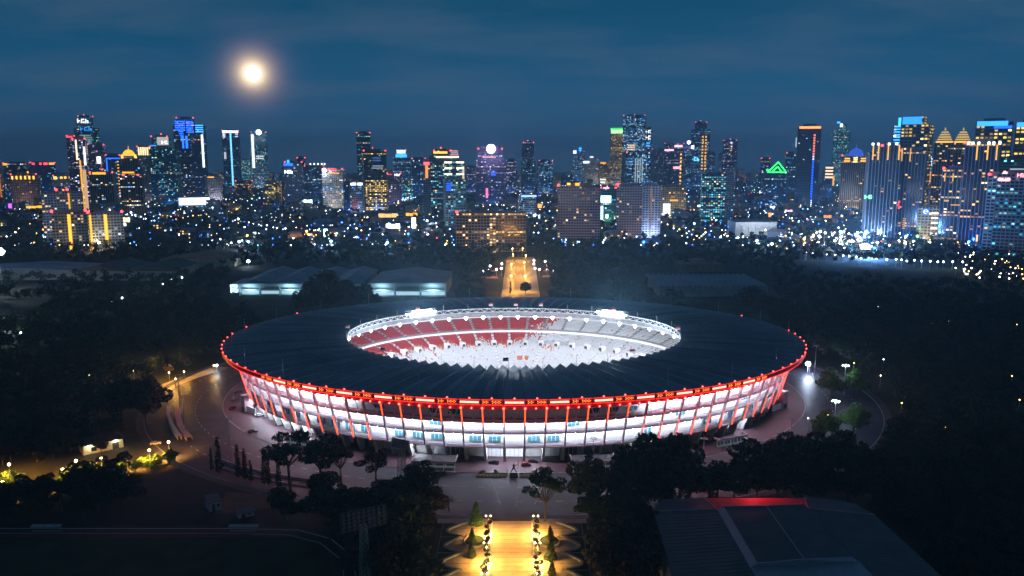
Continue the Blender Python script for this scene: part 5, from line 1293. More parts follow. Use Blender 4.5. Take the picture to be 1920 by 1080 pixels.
T(152, 197, 219, 360, 'tea', 'g', .16, 'T', 'tall teal tower with a stepped crown and a white lettered sign', tiers=[(300, 1, 0), (240, .93, 0), (221, .62, -.06)], els=[(156, 178, 223, 231, Wt, 3.0, 'sign'), (160, 183, 238, 246, BC, 1.6, 'sign'), (158, 182, 252, 271, (.5, .8, .8), .55)], av=3)
T(172, 203, 272, 375, 'pnk', 'p', .16, 'P', 'purple grey tower with glaring white floodlights at mid height', els=[(188, 195, 294, 306, Wt, 6, 'floodlight')], gain=.9)
T(205, 231, 292, 383, 'blu', 'g', .10, 'C', 'slim tower outlined in blue neon with a column of gold dots', els=[(208, 231, 296, 298, B, 4), (206, 208, 296, 335, B, 4)] + [(225, 228, y, y + 2, G, 2, 'stair_light') for y in range(302, 372, 6)])
T(173, 217, 325, 399, 'gry', 'f', .07, 'M', 'dark grey ribbed tower with a gold lit parapet and red lamps', els=[(179, 204, 323, 327, G, 2)], av=3)
T(231, 271, 330, 410, 'brn', 'f', .08, 'M', 'ribbed tower with a stepped crown under a glowing golden dome', tiers=[(330, 1, 0), (310, .9, 0), (294, .7, 0)], els=[(236, 258, 322, 325, G, 1.8), (236, 240, 290, 297, G, 3), (260, 264, 290, 296, G, 3)], extra=[('dome', 249, 292, 11, ecol((1, .55, .05), 1.6))], up=((1, .75, .4), .1))
T(264, 289, 276, 382, 'pnk', 'p', .07, 'C', 'pale tower with vertical gold bars around its top storeys', els=[(x, x + 2.5, 276, 291, (1, .8, .4), 2.2, 'light_bar') for x in range(266, 287, 4)], up=((.7, .7, 1), .12))
T(285, 338, 257, 384, 'tea', 'g', .20, 'T', 'broad teal glass tower with a white lit signboard at its top corner', tiers=[(280, 1, 0), (259, .62, -.1)], els=[(302, 325, 257, 272, (.8, .78, .75), .8, 'sign_board'), (311, 324, 264, 270, Wt, 3, 'sign'), (288, 300, 272, 274, BC, 2)], av=3, gain=.8)
T(335, 391, 222, 373, 'blu', 'g', .08, 'M', 'tall dark tower with a blue neon pattern of horizontal bars narrowing downward', tiers=[(236, 1, 0), (224, .55, -.12)], els=[(338, 356, y, y + 1.8, B, 5, 'neon_bar') for y in range(227, 246, 4)] + [(358, 370, y, y + 1.8, B, 5, 'neon_bar') for y in range(227, 250, 4)] + [(344 + i, 352, 246 + 4 * i, 248 + 4 * i, B, 5, 'neon_bar') for i in range(5)] + [(349, 352, 255, 278, B, 5, 'neon_bar'), (355, 359, 255, 278, B, 5, 'neon_bar')] + [(374, 388, y, y + 1.8, BC, 4, 'neon_bar') for y in range(234, 250, 4)] + [(383, 387, 252, 314, Wt, 2.2, 'light_edge')], up=((.2, .35, 1), .06))
T(337, 393, 370, 389, 'wht', 'r', .5, 'C', 'glaring white lit podium building at the foot of the blue neon tower', els=[(338, 392, 371, 384, Wt, 4.0, 'lit_panel')], av=0, depth=.4, cat='building', name='podium_building')
T(390, 420, 331, 383, 'wht', 'p', .02, 'W', 'blank white slab block with a gold strip along its roof', els=[(391, 404, 331, 333, G, 2)], up=((.85, .8, .95), .9), av=0)
T(422, 453, 245, 352, 'blu', 'f', .06, 'C', 'blue lit tower with a white crown and one bright vertical blue line', els=[(423, 452, 245, 249, Wt, 4), (423, 428, 249, 258, (.8, .85, 1), 1.5), (446, 452, 249, 258, (.8, .85, 1), 1.5), (436, 439, 249, 350, (.15, .55, 1), 3, 'light_line'), (424, 428, 285, 298, Wt, 1)], up=((.1, .35, 1), .15))
T(450, 474, 300, 345, 'wht', 'r', .45, 'T', 'pale cyan lit low block between two blue towers', av=0, gain=1.2)
T(474, 506, 248, 352, 'gry', 'r', .25, 'T', 'tower with a white lit left edge and a glaring blue white lamp on top', tiers=[(272, 1, 0), (248, .92, .0)], els=[(475, 480, 252, 315, Wt, 2.2, 'light_edge'), (480, 498, 291, 299, Wt, 1.2)], extra=[('ball', 490, 248, 5, ecol((.5, .75, 1), 8))], up=((.4, .6, 1), .35))
T(444, 474, 340, 374, 'brn', 'r', .1, 'W', 'low dark brown slab at the foot of the blue line tower', els=[], cat='building', name='office_block')
T(498, 528, 340, 384, 'wht', 'p', .45, 'G', 'block with a white left wall and many golden windows', av=0, cat='building', name='apartment_block')
T(535, 572, 305, 388, 'blu', 'p', .08, 'C', 'blue grey tower with a glaring blue white sign near its top', els=[(534, 552, 319, 325, Wt, 6, 'sign'), (533, 552, 306, 311, B, 4), (540, 545, 300, 306, BC, 3)], up=((.15, .35, .9), .1))
T(560, 575, 297, 372, 'drk', 'g', .06, 'C', 'thin dark tower with a rounded top behind the blue grey one', extra=[('dome', 567, 300, 6, WM['drk'])])
T(571, 612, 312, 372, 'drk', 'g', .10, 'C', 'broad dark block with a row of white lamps along its roof', els=[(x, x + 3, 306, 309, Wt, 3, 'roof_lamp') for x in (582, 590, 598, 606, 612)])
T(604, 647, 318, 390, 'wht', 'p', .35, 'M', 'white lit apartment tower with a red sign and a white lamp on top', els=[(616, 634, 316, 320, Rd, 2.5), (616, 640, 324, 326, G, 1.5)], extra=[('ball', 609, 319, 4, ecol(Wt, 7))], up=((.9, .9, .85), .5))
T(646, 662, 341, 396, 'blu', 'p', .03, 'C', 'plain blue grey slab left of the white topped block', av=0)
T(657, 683, 344, 398, 'wht', 'g', .2, 'C', 'white fronted block with two blue white lamps along its roof and a red base', els=[(659, 669, 343, 347, Wt, 5), (672, 681, 343, 347, Wt, 5), (658, 672, 375, 396, (.6, .08, .1), .5)], av=0, up=((.6, .7, 1), .3))
T(672, 697, 250, 372, 'drk', 'g', .06, 'T', 'tall dark slender tower with two red lamps on the roof corners', av=2)
T(683, 728, 284, 394, 'drk', 'g', .07, 'G', 'dark tower with a mass of golden windows on its lower storeys', els=[(697, 722, 309, 317, (.6, .75, .9), .5), (698, 720, 294, 303, (.05, .2, .7), .6)] + [(random.uniform(690, 724), 0, 0, 0, G, 1) for _ in ()], extra=[('spire', 703, 284, 275, 1.5, E_red)])
T(685, 727, 338, 395, 'drk', 'g', .55, 'G', 'golden windowed lower block in front of the dark tower', av=0, gain=1.5)
T(726, 754, 326, 384, 'pnk', 'g', .12, 'P', 'mauve apartment block with a blue white sign on its right shoulder', els=[(741, 753, 326, 330, Wt, 4, 'sign'), (728, 736, 326, 328, Rd, 1.5)], up=((.6, .5, 1), .2))
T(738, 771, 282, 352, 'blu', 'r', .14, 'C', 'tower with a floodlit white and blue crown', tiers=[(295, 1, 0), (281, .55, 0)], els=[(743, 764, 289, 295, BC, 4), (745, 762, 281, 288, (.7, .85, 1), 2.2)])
T(753, 773, 340, 378, 'wht', 'r', .5, 'T', 'small brightly lit office block behind the mauve apartments', av=0, cat='building', name='office_block', gain=1.4)
T(773, 799, 298, 368, 'blu', 'g', .10, 'C', 'dim blue tower left of the red sign tower')
T(795, 808, 303, 412, 'gry', 'p', .03, 'W', 'narrow grey tower with a red lit vertical sign at its top', els=[(796, 807, 304, 309, Rd, 6), (799, 804, 310, 334, Or, 1.5)], av=0)
T(806, 875, 284, 402, 'drk', 'g', .22, 'T', 'stepped tower banded with bright white horizontal strips and a gold top', tiers=[(303, 1, 0), (292, .8, -.06), (282, .5, -.15)], els=[(812, 840, 284, 288, G, 2.5), (845, 863, 281, 292, (1, .5, .6), .9), (817, 863, 293, 296, Wm, 2.5)] + [(x, x + 15, y, y + 3, Wm, 3.0) for y in (303, 314, 325) for x in (834, 858)] + [(870, 874, 312, 355, (1, .7, .5), 1.0)], av=3)
T(834, 876, 337, 424, 'gry', 'g', .30, 'T', 'teal gridded tower in front with a blue lit panel near its top', els=[(835, 848, 342, 358, B, 2)], av=0, gain=.7)
T(893, 949, 280, 384, 'blu', 'g', .09, 'P', 'dark tower crowned by a glaring violet ball of light', tiers=[(297, 1, 0), (275, .82, -.03)], els=[(911, 915, 353, 371, (1, .15, .3), 2.5), (921, 930, 320, 330, B, 2.5), (905, 930, 293, 296, Pk, 1)], extra=[('ball', 921, 279, 8.5, ecol((.95, .55, 1), 9)), ('spire', 940, 384, 362, 5, ecol(G, 1))])
T(874, 893, 312, 362, 'blu', 'g', .12, 'P', 'dim mauve block left of the violet ball tower', av=0)
T(948, 968, 300, 362, 'blu', 'g', .12, 'P', 'dim blue block right of the violet ball tower', av=0)
# centre
T(979, 1005, 268, 364, 'drk', 'g', .10, 'C', 'dark tower under construction with red lamps and a crane on top', tiers=[(303, 1.0, 0), (267, .85, -.05)], extra=[('crane', 996, 266, 12)], av=3)
T(1009, 1038, 302, 364, 'drk', 'g', .28, 'C', 'dark tower with many blue white windows beside the crane', av=2)
T(974, 1008, 366, 406, 'wht', 'r', .35, 'C', 'low blue white lit block with a bright blue roof line', els=[(975, 1008, 366, 369, (.3, .5, 1), 2.5)], av=0, cat='building', name='office_block', up=((.5, .7, 1), .25))
T(1074, 1095, 285, 340, 'tea', 'g', .30, 'C', 'slender blue glittering tower with lamps on its pointed top', els=[(1074, 1080, 282, 288, Wt, 3), (1084, 1090, 276, 284, BC, 4)], extra=[('spire', 1087, 285, 276, 4, ecol(BC, 3))])
T(1092, 1121, 300, 346, 'wht', 'p', .12, 'M', 'pale block with a blue white lamp on its left corner', els=[(1093, 1104, 302, 306, (.5, .75, 1), 5), (1105, 1112, 293, 296, Wt, 2)], up=((.9, .85, .8), .3))
T(1119, 1147, 306, 346, 'crm', 'f', .1, 'G', 'cream ribbed tower lit gold with a bright white entrance', els=[(1123, 1137, 334, 344, Wt, 2), (1124, 1136, 304, 307, G, 2)], up=((1, .75, .3), .6), av=0)
T(1142, 1167, 242, 348, 'drk', 'g', .4, 'G', 'tower with a glowing green and yellow crown band', els=[(1143, 1166, 243, 250, (.4, 1, .35), 3.0), (1142, 1166, 240, 243, Gn, 2)], gain=1.0, av=1)
T(1165, 1207, 217, 352, 'gry', 'g', .45, 'C', 'tallest central tower under construction, lit white and gold through its frame', els=[(1172, 1190, 270, 282, (1, .75, .45), 1.5)], av=3, gain=1.6, bw=6)
T(1205, 1221, 240, 348, 'drk', 'g', .1, 'C', 'narrow tower with a white lettered sign hung down its top', els=[(1207, 1219, 244, 250, Wt, 3, 'sign'), (1207, 1219, 254, 262, (1, .9, .95), 3, 'sign'), (1208, 1218, 266, 275, BC, 3)], av=0)
T(1168, 1221, 287, 378, 'tea', 'f', .42, 'C', 'round fronted glass tower with bright white windows and a dark cap', tiers=[(302, 1, 0), (286, .95, 0)], els=[(x, x + 2, 297, 342, (.7, .9, .95), .6, 'lit_mullion') for x in (1188, 1193, 1198, 1203)], av=1, gain=1.2)
T(1221, 1247, 280, 350, 'gry', 'p', .06, 'M', 'plain grey tower right of the round fronted one', av=1)
T(1243, 1281, 270, 352, 'gry', 'f', .06, 'P', 'tower with pink white roof strips and a column of gold lamps on its edge', els=[(1243, 1261, 280, 283, Pk, 3), (1262, 1278, 272, 276, Pk, 3), (1261, 1276, 312, 317, Pk, 2)] + [(1274, 1277, y, y + 3, G, 3, 'edge_lamp') for y in range(288, 346, 7)])
T(1280, 1295, 276, 352, 'blu', 'g', .15, 'C', 'thin tower with a violet lamp at its top right', extra=[('ball', 1289, 267, 3.5, ecol((.5, .4, 1), 9))], els=[(1294, 1300, 273, 279, Wt, 4)], av=0)
T(1293, 1328, 230, 350, 'drk', 'g', .10, 'C', 'tall dark tower with two ladders of gold lamps and red roof lamps', tiers=[(243, 1, 0), (229, .6, 0)], els=[(1313, 1316, y, y + 3, G, 2, 'ladder_lamp') for y in range(255, 320, 6)] + [(1319, 1322, y, y + 3, G, 2, 'ladder_lamp') for y in range(255, 320, 6)] + [(1294, 1310, 295, 302, (.1, .6, 1), 4, 'sign')], av=3)
T(1327, 1339, 286, 342, 'blu', 'g', .1, 'C', 'dim narrow tower behind the gold ladder tower', av=0)
T(1346, 1354, 288, 326, 'wht', 'p', .02, 'C', 'small pale capsule shaped tower', up=((.6, .75, 1), .6), extra=[('dome', 1350, 288, 4, WM['wht'])], av=0)
T(1352, 1378, 264, 352, 'drk', 'g', .12, 'P', 'dark tower with pink lamps at its corners', els=[(1366, 1370, 266, 269, Wt, 2), (1367, 1370, 274, 276, Pk, 3), (1366, 1369, 281, 283, G, 2)], av=3)
def twin(x0, x1, yt, yb, label, blue=False):
    o = T(x0, x1, yt, yb, 'pnk', 'p', .10, 'W', label, av=2, rot=.0, depth=.7, cat='apartment tower', name='apartment_tower', fh=4.0, bw=4.0, gain=.9, up=((1, .72, .62), .10))
    return o
T(1045, 1124, 350, 462, 'pnk', 'p', .07, 'W', 'broad brown apartment tower left of the green screen', rot=0, depth=.6, cat='apartment tower', name='apartment_tower', fh=4, bw=4, up=((1, .65, .55), .14), els=[(1062, 1068, 343, 347, G, 3), (1077, 1085, 343, 348, G, 2)], av=1)
T(1155, 1202, 348, 447, 'pnk', 'p', .07, 'W', 'broad brown apartment tower right of the green screen', rot=0, depth=.6, cat='apartment tower', name='apartment_tower', fh=4, bw=4, up=((1, .65, .55), .12), av=1)
T(1203, 1237, 347, 446, 'wht', 'p', .04, 'W', 'apartment tower floodlit blue white joined to the brown one', rot=0, depth=.7, cat='apartment tower', name='apartment_tower', fh=4, bw=5, up=((.45, .6, 1), 1.1), els=[(1217, 1220, 352, 444, (.9, .55, .4), .25, 'glow_strip')], av=0)
T(1124, 1155, 354, 416, 'blu', 'g', .10, 'C', 'building between the brown towers carrying a glaring green screen', els=[(1125, 1145, 367, 380, (.45, 1, .6), 5, 'green_screen'), (1129, 1141, 351, 354, Pk, 2), (1125, 1130, 386, 412, (.5, .8, 1), 3), (1135, 1140, 402, 409, Wt, 4)], cat='building', name='office_block', up=((.1, 1, .3), .35))
T(1237, 1284, 349, 409, 'crm', 'g', .10, 'W', 'cream gridded office block lit warm from below with a white screen', els=[(1243, 1256, 382, 403, (.75, .9, 1), 2.5, 'screen'), (1255, 1270, 374, 377, G, 1.5)], up=((1, .85, .55), .9), av=0, cat='office block', name='office_block', rot=0)
T(1313, 1358, 327, 416, 'tea', 'r', .45, 'T', 'glass office block with white lit floors', rot=.05, av=0, cat='office block', name='office_block', gain=.9)
T(1356, 1373, 325, 416, 'gry', 'p', .03, 'C', 'blank grey end tower beside the white lit glass office', av=0, rot=0)
T(1423, 1441, 298, 364, 'drk', 'g', .14, 'M', 'dark tower with a small green sign right of centre', els=[(1435, 1440, 317, 321, Gn, 3)], av=2)
# right
T(1430, 1472, 323, 388, 'blu', 'g', .14, 'C', 'dark block with a glowing green neon pyramid roof', extra=[('pyr', 1436, 1471, 323, 304, ecol(Gn, 5))], av=0)
T(1470, 1491, 288, 372, 'drk', 'g', .12, 'C', 'dim tower left of the red crowned tower', els=[(1486, 1490, 258, 276, (.6, .8, 1), .8)])
T(1490, 1531, 237, 388, 'drk', 'g', .02, 'C', 'tall black tower with a glowing red crown and a red to blue light line', els=[(1491, 1530, 237, 241, (1, .15, .03), 6)] + [(1518, 1521, y, y + 3, (1, .15, .08) if y < 290 else ((.5, .5, .9) if y < 302 else B), 3, 'line_lamp') for y in range(252, 374, 5)] + [(1513, 1521, 374, 388, Wt, 3)], av=0)
T(1557, 1586, 245, 350, 'tea', 'g', .35, 'T', 'cyan lit tower with bright blue lamps on its peak', tiers=[(245, 1, 0), (232, .5, 0)], els=[(1562, 1568, 228, 231, BC, 5), (1568, 1573, 232, 238, Wt, 4)], av=0, up=((.1, .6, .7), .1))
T(1542, 1561, 313, 374, 'blu', 'p', .05, 'C', 'small tower with warm horizontal strips around its top', els=[(1544, 1559, y, y + 3, (1, .7, .45), 2) for y in (313, 319, 325, 331)] + [(1559, 1562, 330, 348, G, 1.5)], av=0)
T(1574, 1622, 293, 395, 'crm', 'f', .08, 'W', 'cream tower lit gold with blue domed roof and gold crown windows', els=[(1577, 1590, 295, 304, G, 2.2), (1594, 1602, 294, 305, (1, .75, .3), 3), (1606, 1620, 295, 304, G, 2.2)], extra=[('dome', 1598, 293, 14, ecol((.05, .15, .9), .8))], up=((1, .78, .5), .45), rot=0)
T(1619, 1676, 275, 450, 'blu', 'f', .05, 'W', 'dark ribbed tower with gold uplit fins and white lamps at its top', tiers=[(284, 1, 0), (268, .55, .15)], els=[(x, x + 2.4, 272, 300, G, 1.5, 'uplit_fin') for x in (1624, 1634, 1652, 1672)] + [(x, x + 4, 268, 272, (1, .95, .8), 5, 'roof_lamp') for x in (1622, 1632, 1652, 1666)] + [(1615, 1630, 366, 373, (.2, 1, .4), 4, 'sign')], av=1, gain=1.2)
T(1676, 1722, 285, 447, 'blu', 'f', .07, 'W', 'dark ribbed tower right of the gold finned one with a red sign', els=[(1676, 1684, 377, 392, Rd, 3, 'sign'), (1690, 1696, 408, 430, G, .8)] + [(x, x + 2, 278, 302, G, 1.2, 'uplit_fin') for x in (1679, 1694)], av=1)
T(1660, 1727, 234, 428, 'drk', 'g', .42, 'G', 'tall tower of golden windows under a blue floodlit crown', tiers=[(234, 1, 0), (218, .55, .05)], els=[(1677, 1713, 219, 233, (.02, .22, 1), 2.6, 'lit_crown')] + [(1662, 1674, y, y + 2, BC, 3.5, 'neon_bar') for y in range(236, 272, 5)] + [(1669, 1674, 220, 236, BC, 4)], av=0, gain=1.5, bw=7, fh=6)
T(1722, 1743, 294, 392, 'wht', 'p', .06, 'P', 'mauve tower with folds of orange light and a glaring lamp on top', els=[(1723, 1728, 308, 326, Or, 2), (1728, 1735, 314, 330, G, 2), (1735, 1740, 322, 343, Or, 2)], extra=[('ball', 1728, 297, 5, ecol((.6, .8, 1), 8))], up=((.5, .45, .8), .25), av=0)
o_ = T(1719, 1755, 388, 452, 'crm', 'p', .05, 'W', 'cream building with a round blue emblem and lit balconies at its right edge', els=[(1742, 1754, y, y + 3, (1, .85, .65), 2, 'balcony_light') for y in (398, 407, 416, 426, 436)], extra=[('disc', 1732, 397, 6.5, ecol((.03, .18, .8), 1.5), ecol(Wt, 2)), ('disc', 1731, 422, 5, WM['brn'], WM['crm'])], up=((1, .75, .5), .55), av=0, rot=0, cat='building', name='office_building')
for (a, b, lb) in ((1741, 1773, 'twin tower with a tiered golden dome, left one of the pair'), (1775, 1806, 'twin tower with a tiered golden dome, right one of the pair')):
    c = (a + b) / 2
    T(a, b, 268, 430, 'brn', 'f', .16, 'W', lb, els=[(c - 14, c + 14, 265, 267.5, G, 2)], extra=[('tiers', c, 267, 238, 29, 5, ecol((1, .68, .18), .75))], up=((1, .7, .4), .2), av=0, rot=0)
T(1756, 1798, 318, 462, 'blu', 'f', .08, 'W', 'dark ribbed tower in front of the golden domed pair with faint gold fins', els=[(x, x + 2, 325, 340, G, 1.2, 'uplit_fin') for x in (1760, 1775, 1796)] + [(1763, 1772, 375, 378, G, 1), (1776, 1800, 383, 385, G, 1)], av=1, gain=1.3)
T(1796, 1853, 270, 468, 'blu', 'f', .07, 'W', 'dark ribbed tower with a crown of white lamps right of the golden domes', els=[(x, x + 4, 266, 271, (1, .95, .8), 5, 'roof_lamp') for x in (1799, 1806, 1816, 1833, 1841, 1851)] + [(x, x + 2.4, 272, 300, G, 1.6, 'uplit_fin') for x in (1815, 1833, 1848)] + [(1828, 1831, 440, 460, G, 2)], av=1, gain=1.3)
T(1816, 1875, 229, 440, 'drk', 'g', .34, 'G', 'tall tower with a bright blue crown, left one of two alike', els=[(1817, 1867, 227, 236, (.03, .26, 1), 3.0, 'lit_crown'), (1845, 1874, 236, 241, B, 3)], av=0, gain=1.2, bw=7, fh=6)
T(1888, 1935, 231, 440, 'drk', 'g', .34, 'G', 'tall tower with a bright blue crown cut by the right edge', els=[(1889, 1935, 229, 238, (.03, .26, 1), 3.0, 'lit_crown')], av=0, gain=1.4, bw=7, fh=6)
T(1858, 1935, 300, 455, 'tea', 'r', .14, 'T', 'wide dark glass block behind the office slab at the right edge', els=[(1882, 1930, 316, 319, (.6, .75, .85), .8)], av=0)
T(1862, 1940, 327, 488, 'gry', 'g', .10, 'T', 'gridded office tower at the right edge with a red white triangle sign', els=[(1893, 1908, 325, 332, (1, .2, .25), 6, 'sign')], extra=[('pyr', 1864, 1882, 338, 322, ecol((1, .3, .3), 5))], av=0, gain=.8, rot=0)
T(1841, 1863, 330, 482, 'wht', 'g', .10, 'T', 'narrow pale wing of the gridded office tower at the right edge', av=1, rot=0, gain=.8)
# left middle apartments
T(90, 158, 358, 452, 'gry', 'p', .12, 'W', 'grey apartment slab with red lamps on both roof corners', tiers=[(360, 1, 0), (350, .3, 0)], els=[(133, 136, 362, 392, G, 1.2, 'glow_strip')], cat='apartment block', name='apartment_block', fh=4, bw=4, rot=0, up=((.75, .9, .85), .12))
T(106, 164, 398, 470, 'gry', 'p', .10, 'W', 'lower grey apartment slab with one glowing orange recess', els=[(132, 137, 402, 468, (1, .45, .03), 2.2, 'glow_strip')], cat='apartment block', name='apartment_block', fh=4, bw=4, rot=0, up=((.8, .85, .8), .15))  # orange-lit recess, its light put in as a glowing strip
T(173, 232, 400, 470, 'wht', 'p', .10, 'C', 'pale apartment slab with two glowing orange recesses', els=[(175.5, 179, 402, 468, (1, .45, .03), 1.8, 'glow_strip'), (200, 205, 402, 468, (1, .45, .03), 2.2, 'glow_strip')], cat='apartment block', name='apartment_block', fh=4, bw=4, rot=0, up=((.75, .85, .9), .2))  # both lit recesses are drawn as glowing strips
# hotel in the middle
T(856, 986, 400, 472, 'pnk', 'g', .10, 'W', 'wide hotel with a balcony grid and a cluster of orange windows', cat='hotel', name='hotel', rot=0, depth=.35, fh=4, bw=4.2, gain=.9, up=((1, .7, .55), .16), av=1)
T(918, 930, 408, 475, 'brn', 'p', .7, 'W', 'orange lit stair tower at the middle of the hotel front', cat='stair tower', name='stair_tower', rot=0, depth=.5, fh=4, bw=4, av=0)
# ------------------------------------------------------------------ low city between the towers: houses, small blocks, trees, lamps
def small_proto(kind, i):
    """unit prototypes in metres, origin at the base"""
    r = random.Random(100 + i); lb = {'house': 'house', 'block': 'city_block', 'far': 'far_block'}[kind]
    o = bpy.data.objects.new(lb, None); COL.objects.link(o)
    if kind == 'house': w, d, h = r.uniform(14, 26), r.uniform(10, 16), r.uniform(5, 9)
    elif kind == 'block': w, d, h = r.uniform(22, 42), r.uniform(16, 24), r.uniform(12, 26)
    else: w, d, h = r.uniform(26, 46), r.uniform(20, 30), r.uniform(24, 60)
    wm = [WM['wht'], WM['crm'], WM['gry'], WM['pnk'], WM['brn'], WM['blu']][i % 6]
    q = MB(); q.box(-w / 2, w / 2, -d / 2, d / 2, 0, h); q.build('wall', wm, o)
    q = MB()
    if kind == 'house':
        q.face([(-w / 2 - 1, -d / 2 - 1, h), (w / 2 + 1, -d / 2 - 1, h), (w / 2 - 3, 0, h + 3.4), (-w / 2 + 3, 0, h + 3.4)]); q.face([(w / 2 + 1, d / 2 + 1, h), (-w / 2 - 1, d / 2 + 1, h), (-w / 2 + 3, 0, h + 3.4), (w / 2 - 3, 0, h + 3.4)])
        q.face([(-w / 2 - 1, d / 2 + 1, h), (-w / 2 - 1, -d / 2 - 1, h), (-w / 2 + 3, 0, h + 3.4)]); q.face([(w / 2 + 1, -d / 2 - 1, h), (w / 2 + 1, d / 2 + 1, h), (w / 2 - 3, 0, h + 3.4)])
        q.build('roof', [M_terra, M_slate, M_mauve][i % 3], o)
    else:
        q.box(-w / 2 - .4, w / 2 + .4, -d / 2 - .4, d / 2 + .4, h, h + .9); q.box(-w * .2, w * .15, -d * .2, d * .2, h + .9, h + 4); q.build('roof', M_conc, o)
    li = MB(); fl = 3.4; nf = max(1, int(h / fl)); nb = int(w / 4); pal = PAL['MWC'[i % 3]]; pr = {'house': .3, 'block': .22, 'far': .22}[kind]
    for j in range(nf):
        for b in range(nb):
            if r.random() > pr: continue
            g_ = min(3.5, .9 * math.exp(r.gauss(0, .8))); c = tuple(v * g_ for v in r.choice(pal)); x = -w / 2 + (b + .5) * w / nb
            li.box(x - 1.1, x + 1.1, -d / 2 - .12, -d / 2, j * fl + 1, j * fl + 2.8, 0, c, bottom=False, back=False, top=False)
        for b in range(int(d / 5)):
            for s in (-1, 1):
                if r.random() > pr: continue
                c = r.choice(pal); y = -d / 2 + (b + .5) * 5; li.box(*sorted((s * w / 2, s * (w / 2 + .12))), y - 1.1, y + 1.1, j * fl + 1, j * fl + 2.8, 0, tuple(v * .5 for v in c))
    if li.f: stuff(li.build('lit_window', LIT, o))
    return o
occupied = []
for o in list(COL.objects):
    if o.parent is None and o.get('category') in ('tower', 'apartment tower', 'apartment block', 'hotel', 'office block', 'building', 'hall'):
        occupied.append((o.location.x, o.location.y))
def free(x, y, r): return all((x - a) ** 2 + (y - b) ** 2 > r * r for a, b in occupied)
def scatter(kind, n, d0, d1, protos, label_of, group, cat, pw=1.0, rad=26):
    ps = [small_proto(kind, i) for i in range(protos)]; cnt = 0; used = set(); tries = 0
    while cnt < n and tries < n * 40:
        tries += 1
        y = d0 + (d1 - d0) * random.random() ** pw; px = random.uniform(-40, 1960); x = (px - 960) / F * y
        if 850 < px < 1060 and y < 1050: continue
        if not free(x, y, rad): continue
        i = random.randrange(protos); occupied.append((x, y))
        rz = -math.atan2(x, y) + random.choice((0, 1.57, .4, -.5)) * (1 if kind == 'house' else .3); s = random.uniform(.8, 1.3)
        if i not in used: o = ps[i]; used.add(i); o.location = (x, y, 0); o.rotation_euler = (0, 0, rz); o.scale = (s, s, s)
        else: o = copy_tree(ps[i], (x, y, 0), rz, s)
        tag(o, label_of(i, px), cat, group); cnt += 1
    for i in range(protos):
        if i not in used:
            for ch in list(ps[i].children): bpy.data.objects.remove(ch)
            bpy.data.objects.remove(ps[i])
roofw = ('terracotta', 'slate grey', 'mauve')
colw = ('white', 'cream', 'grey', 'pinkish', 'brown', 'blue grey')
side_ = lambda px: 'left' if px < 640 else ('middle' if px < 1280 else 'right')
scatter('house', 230, 1120, 2300, 12, lambda i, px: f'small {colw[i % 6]} house with a {roofw[i % 3]} roof in the low town, {side_(px)} third', 'small houses of the low town', 'house', .9, 24)
scatter('block', 120, 1650, 3200, 10, lambda i, px: f'low {colw[i % 6]} city block with scattered lit windows, {side_(px)} third', 'low city blocks between the towers', 'building', 1.0, 38)
scatter('far', 230, 2900, 8500, 12, lambda i, px: f'distant {colw[i % 6]} block in the haze toward the horizon, {side_(px)} third', 'distant blocks toward the horizon', 'building', .8, 50)
# trees of the low town
tp = []
while len(tp) < 2300:
    y = 1120 + 2000 * random.random() ** 1.5; px = random.uniform(-60, 1980); x = (px - 960) / F * y
    if 880 < px < 1045 and y < 1120: continue
    if free(x, y, 15): tp.append((x, y, px, 0, y))
merge_wood('distant_trees', 'dark mass of trees among the houses of the low town', tp, lambda d: 42, lambda d: 2.0)
# lamps of the city
def city_lamp_me(nm, m, h, r):
    q = MB(); q.tube((0, 0, 0), (0, 0, h), .16, .12, 5, mi=0); q.ball((0, 0, h + r * .6), r, 1, nu=7, nv=5); return q.mesh(nm, [M_steel, m])
LM = [('blue white', emit('lamp_bluewhite', (.35, .6, 1), 12)), ('white', emit('lamp_white', (.9, .93, 1), 14)), ('orange', emit('lamp_orange', (1, .5, .1), 10)), ('warm white', emit('lamp_warm', (1, .8, .5), 12)), ('blue', emit('lamp_blue', (.02, .16, 1), 9)), ('red', emit('lamp_red', (1, .08, .08), 6)), ('green', emit('lamp_green', (.2, 1, .4), 6))]
LW = [.32, .17, .15, .12, .17, .04, .03]
LMe = [[city_lamp_me('street_lamp', m, h, r) for h, r in ((9, .7), (11, 1.1), (12, 1.8), (7, .32))] for _, m in LM]
pts = []
def lamp_run(x, y, a, n, step, ci):
    for i in range(n):
        px_ = x + math.cos(a) * step * i + random.uniform(-4, 4); py_ = y + math.sin(a) * step * i + random.uniform(-4, 4)
        if py_ > 1050: pts.append((px_, py_, ci if random.random() < .75 else random.choices(range(7), LW)[0], random.choices((0, 1, 2), (.72, .24, .04))[0]))
for i in range(75):
    y = 1130 + 2700 * random.random() ** 1.3; px = random.uniform(-20, 1940); lamp_run((px - 960) / F * y, y, random.choice((.05, -.1, .9, 1.5, 2.2)), random.randint(5, 14), random.uniform(24, 40), random.choices(range(7), LW)[0])
for i in range(2300):
    y = 1100 + 6500 * random.random() ** 2.0; px = random.uniform(-20, 1940); pts.append(((px - 960) / F * y, y, random.choices(range(7), LW)[0], random.choices((0, 1, 2), (.8, .17, .03))[0]))
# the fairground, right: a dense patch of white and blue lamps
for i in range(90):
    px = random.gauss(1590, 48); py = random.gauss(462, 9) - (px - 1590) * .03
    p = at(px, max(450, min(478, py))); pts.append((p.x, p.y, random.choices(range(7), [.4, .35, .05, .12, .04, .02, .02])[0], random.choices((0, 1, 2), (.4, .4, .2))[0]))
for i in range(60):
    p = at(random.uniform(1790, 1920), random.uniform(486, 540)); pts.append((p.x, p.y, random.choice((1, 2, 3, 3)), 0))
pts.sort(key=lambda p: p[1])
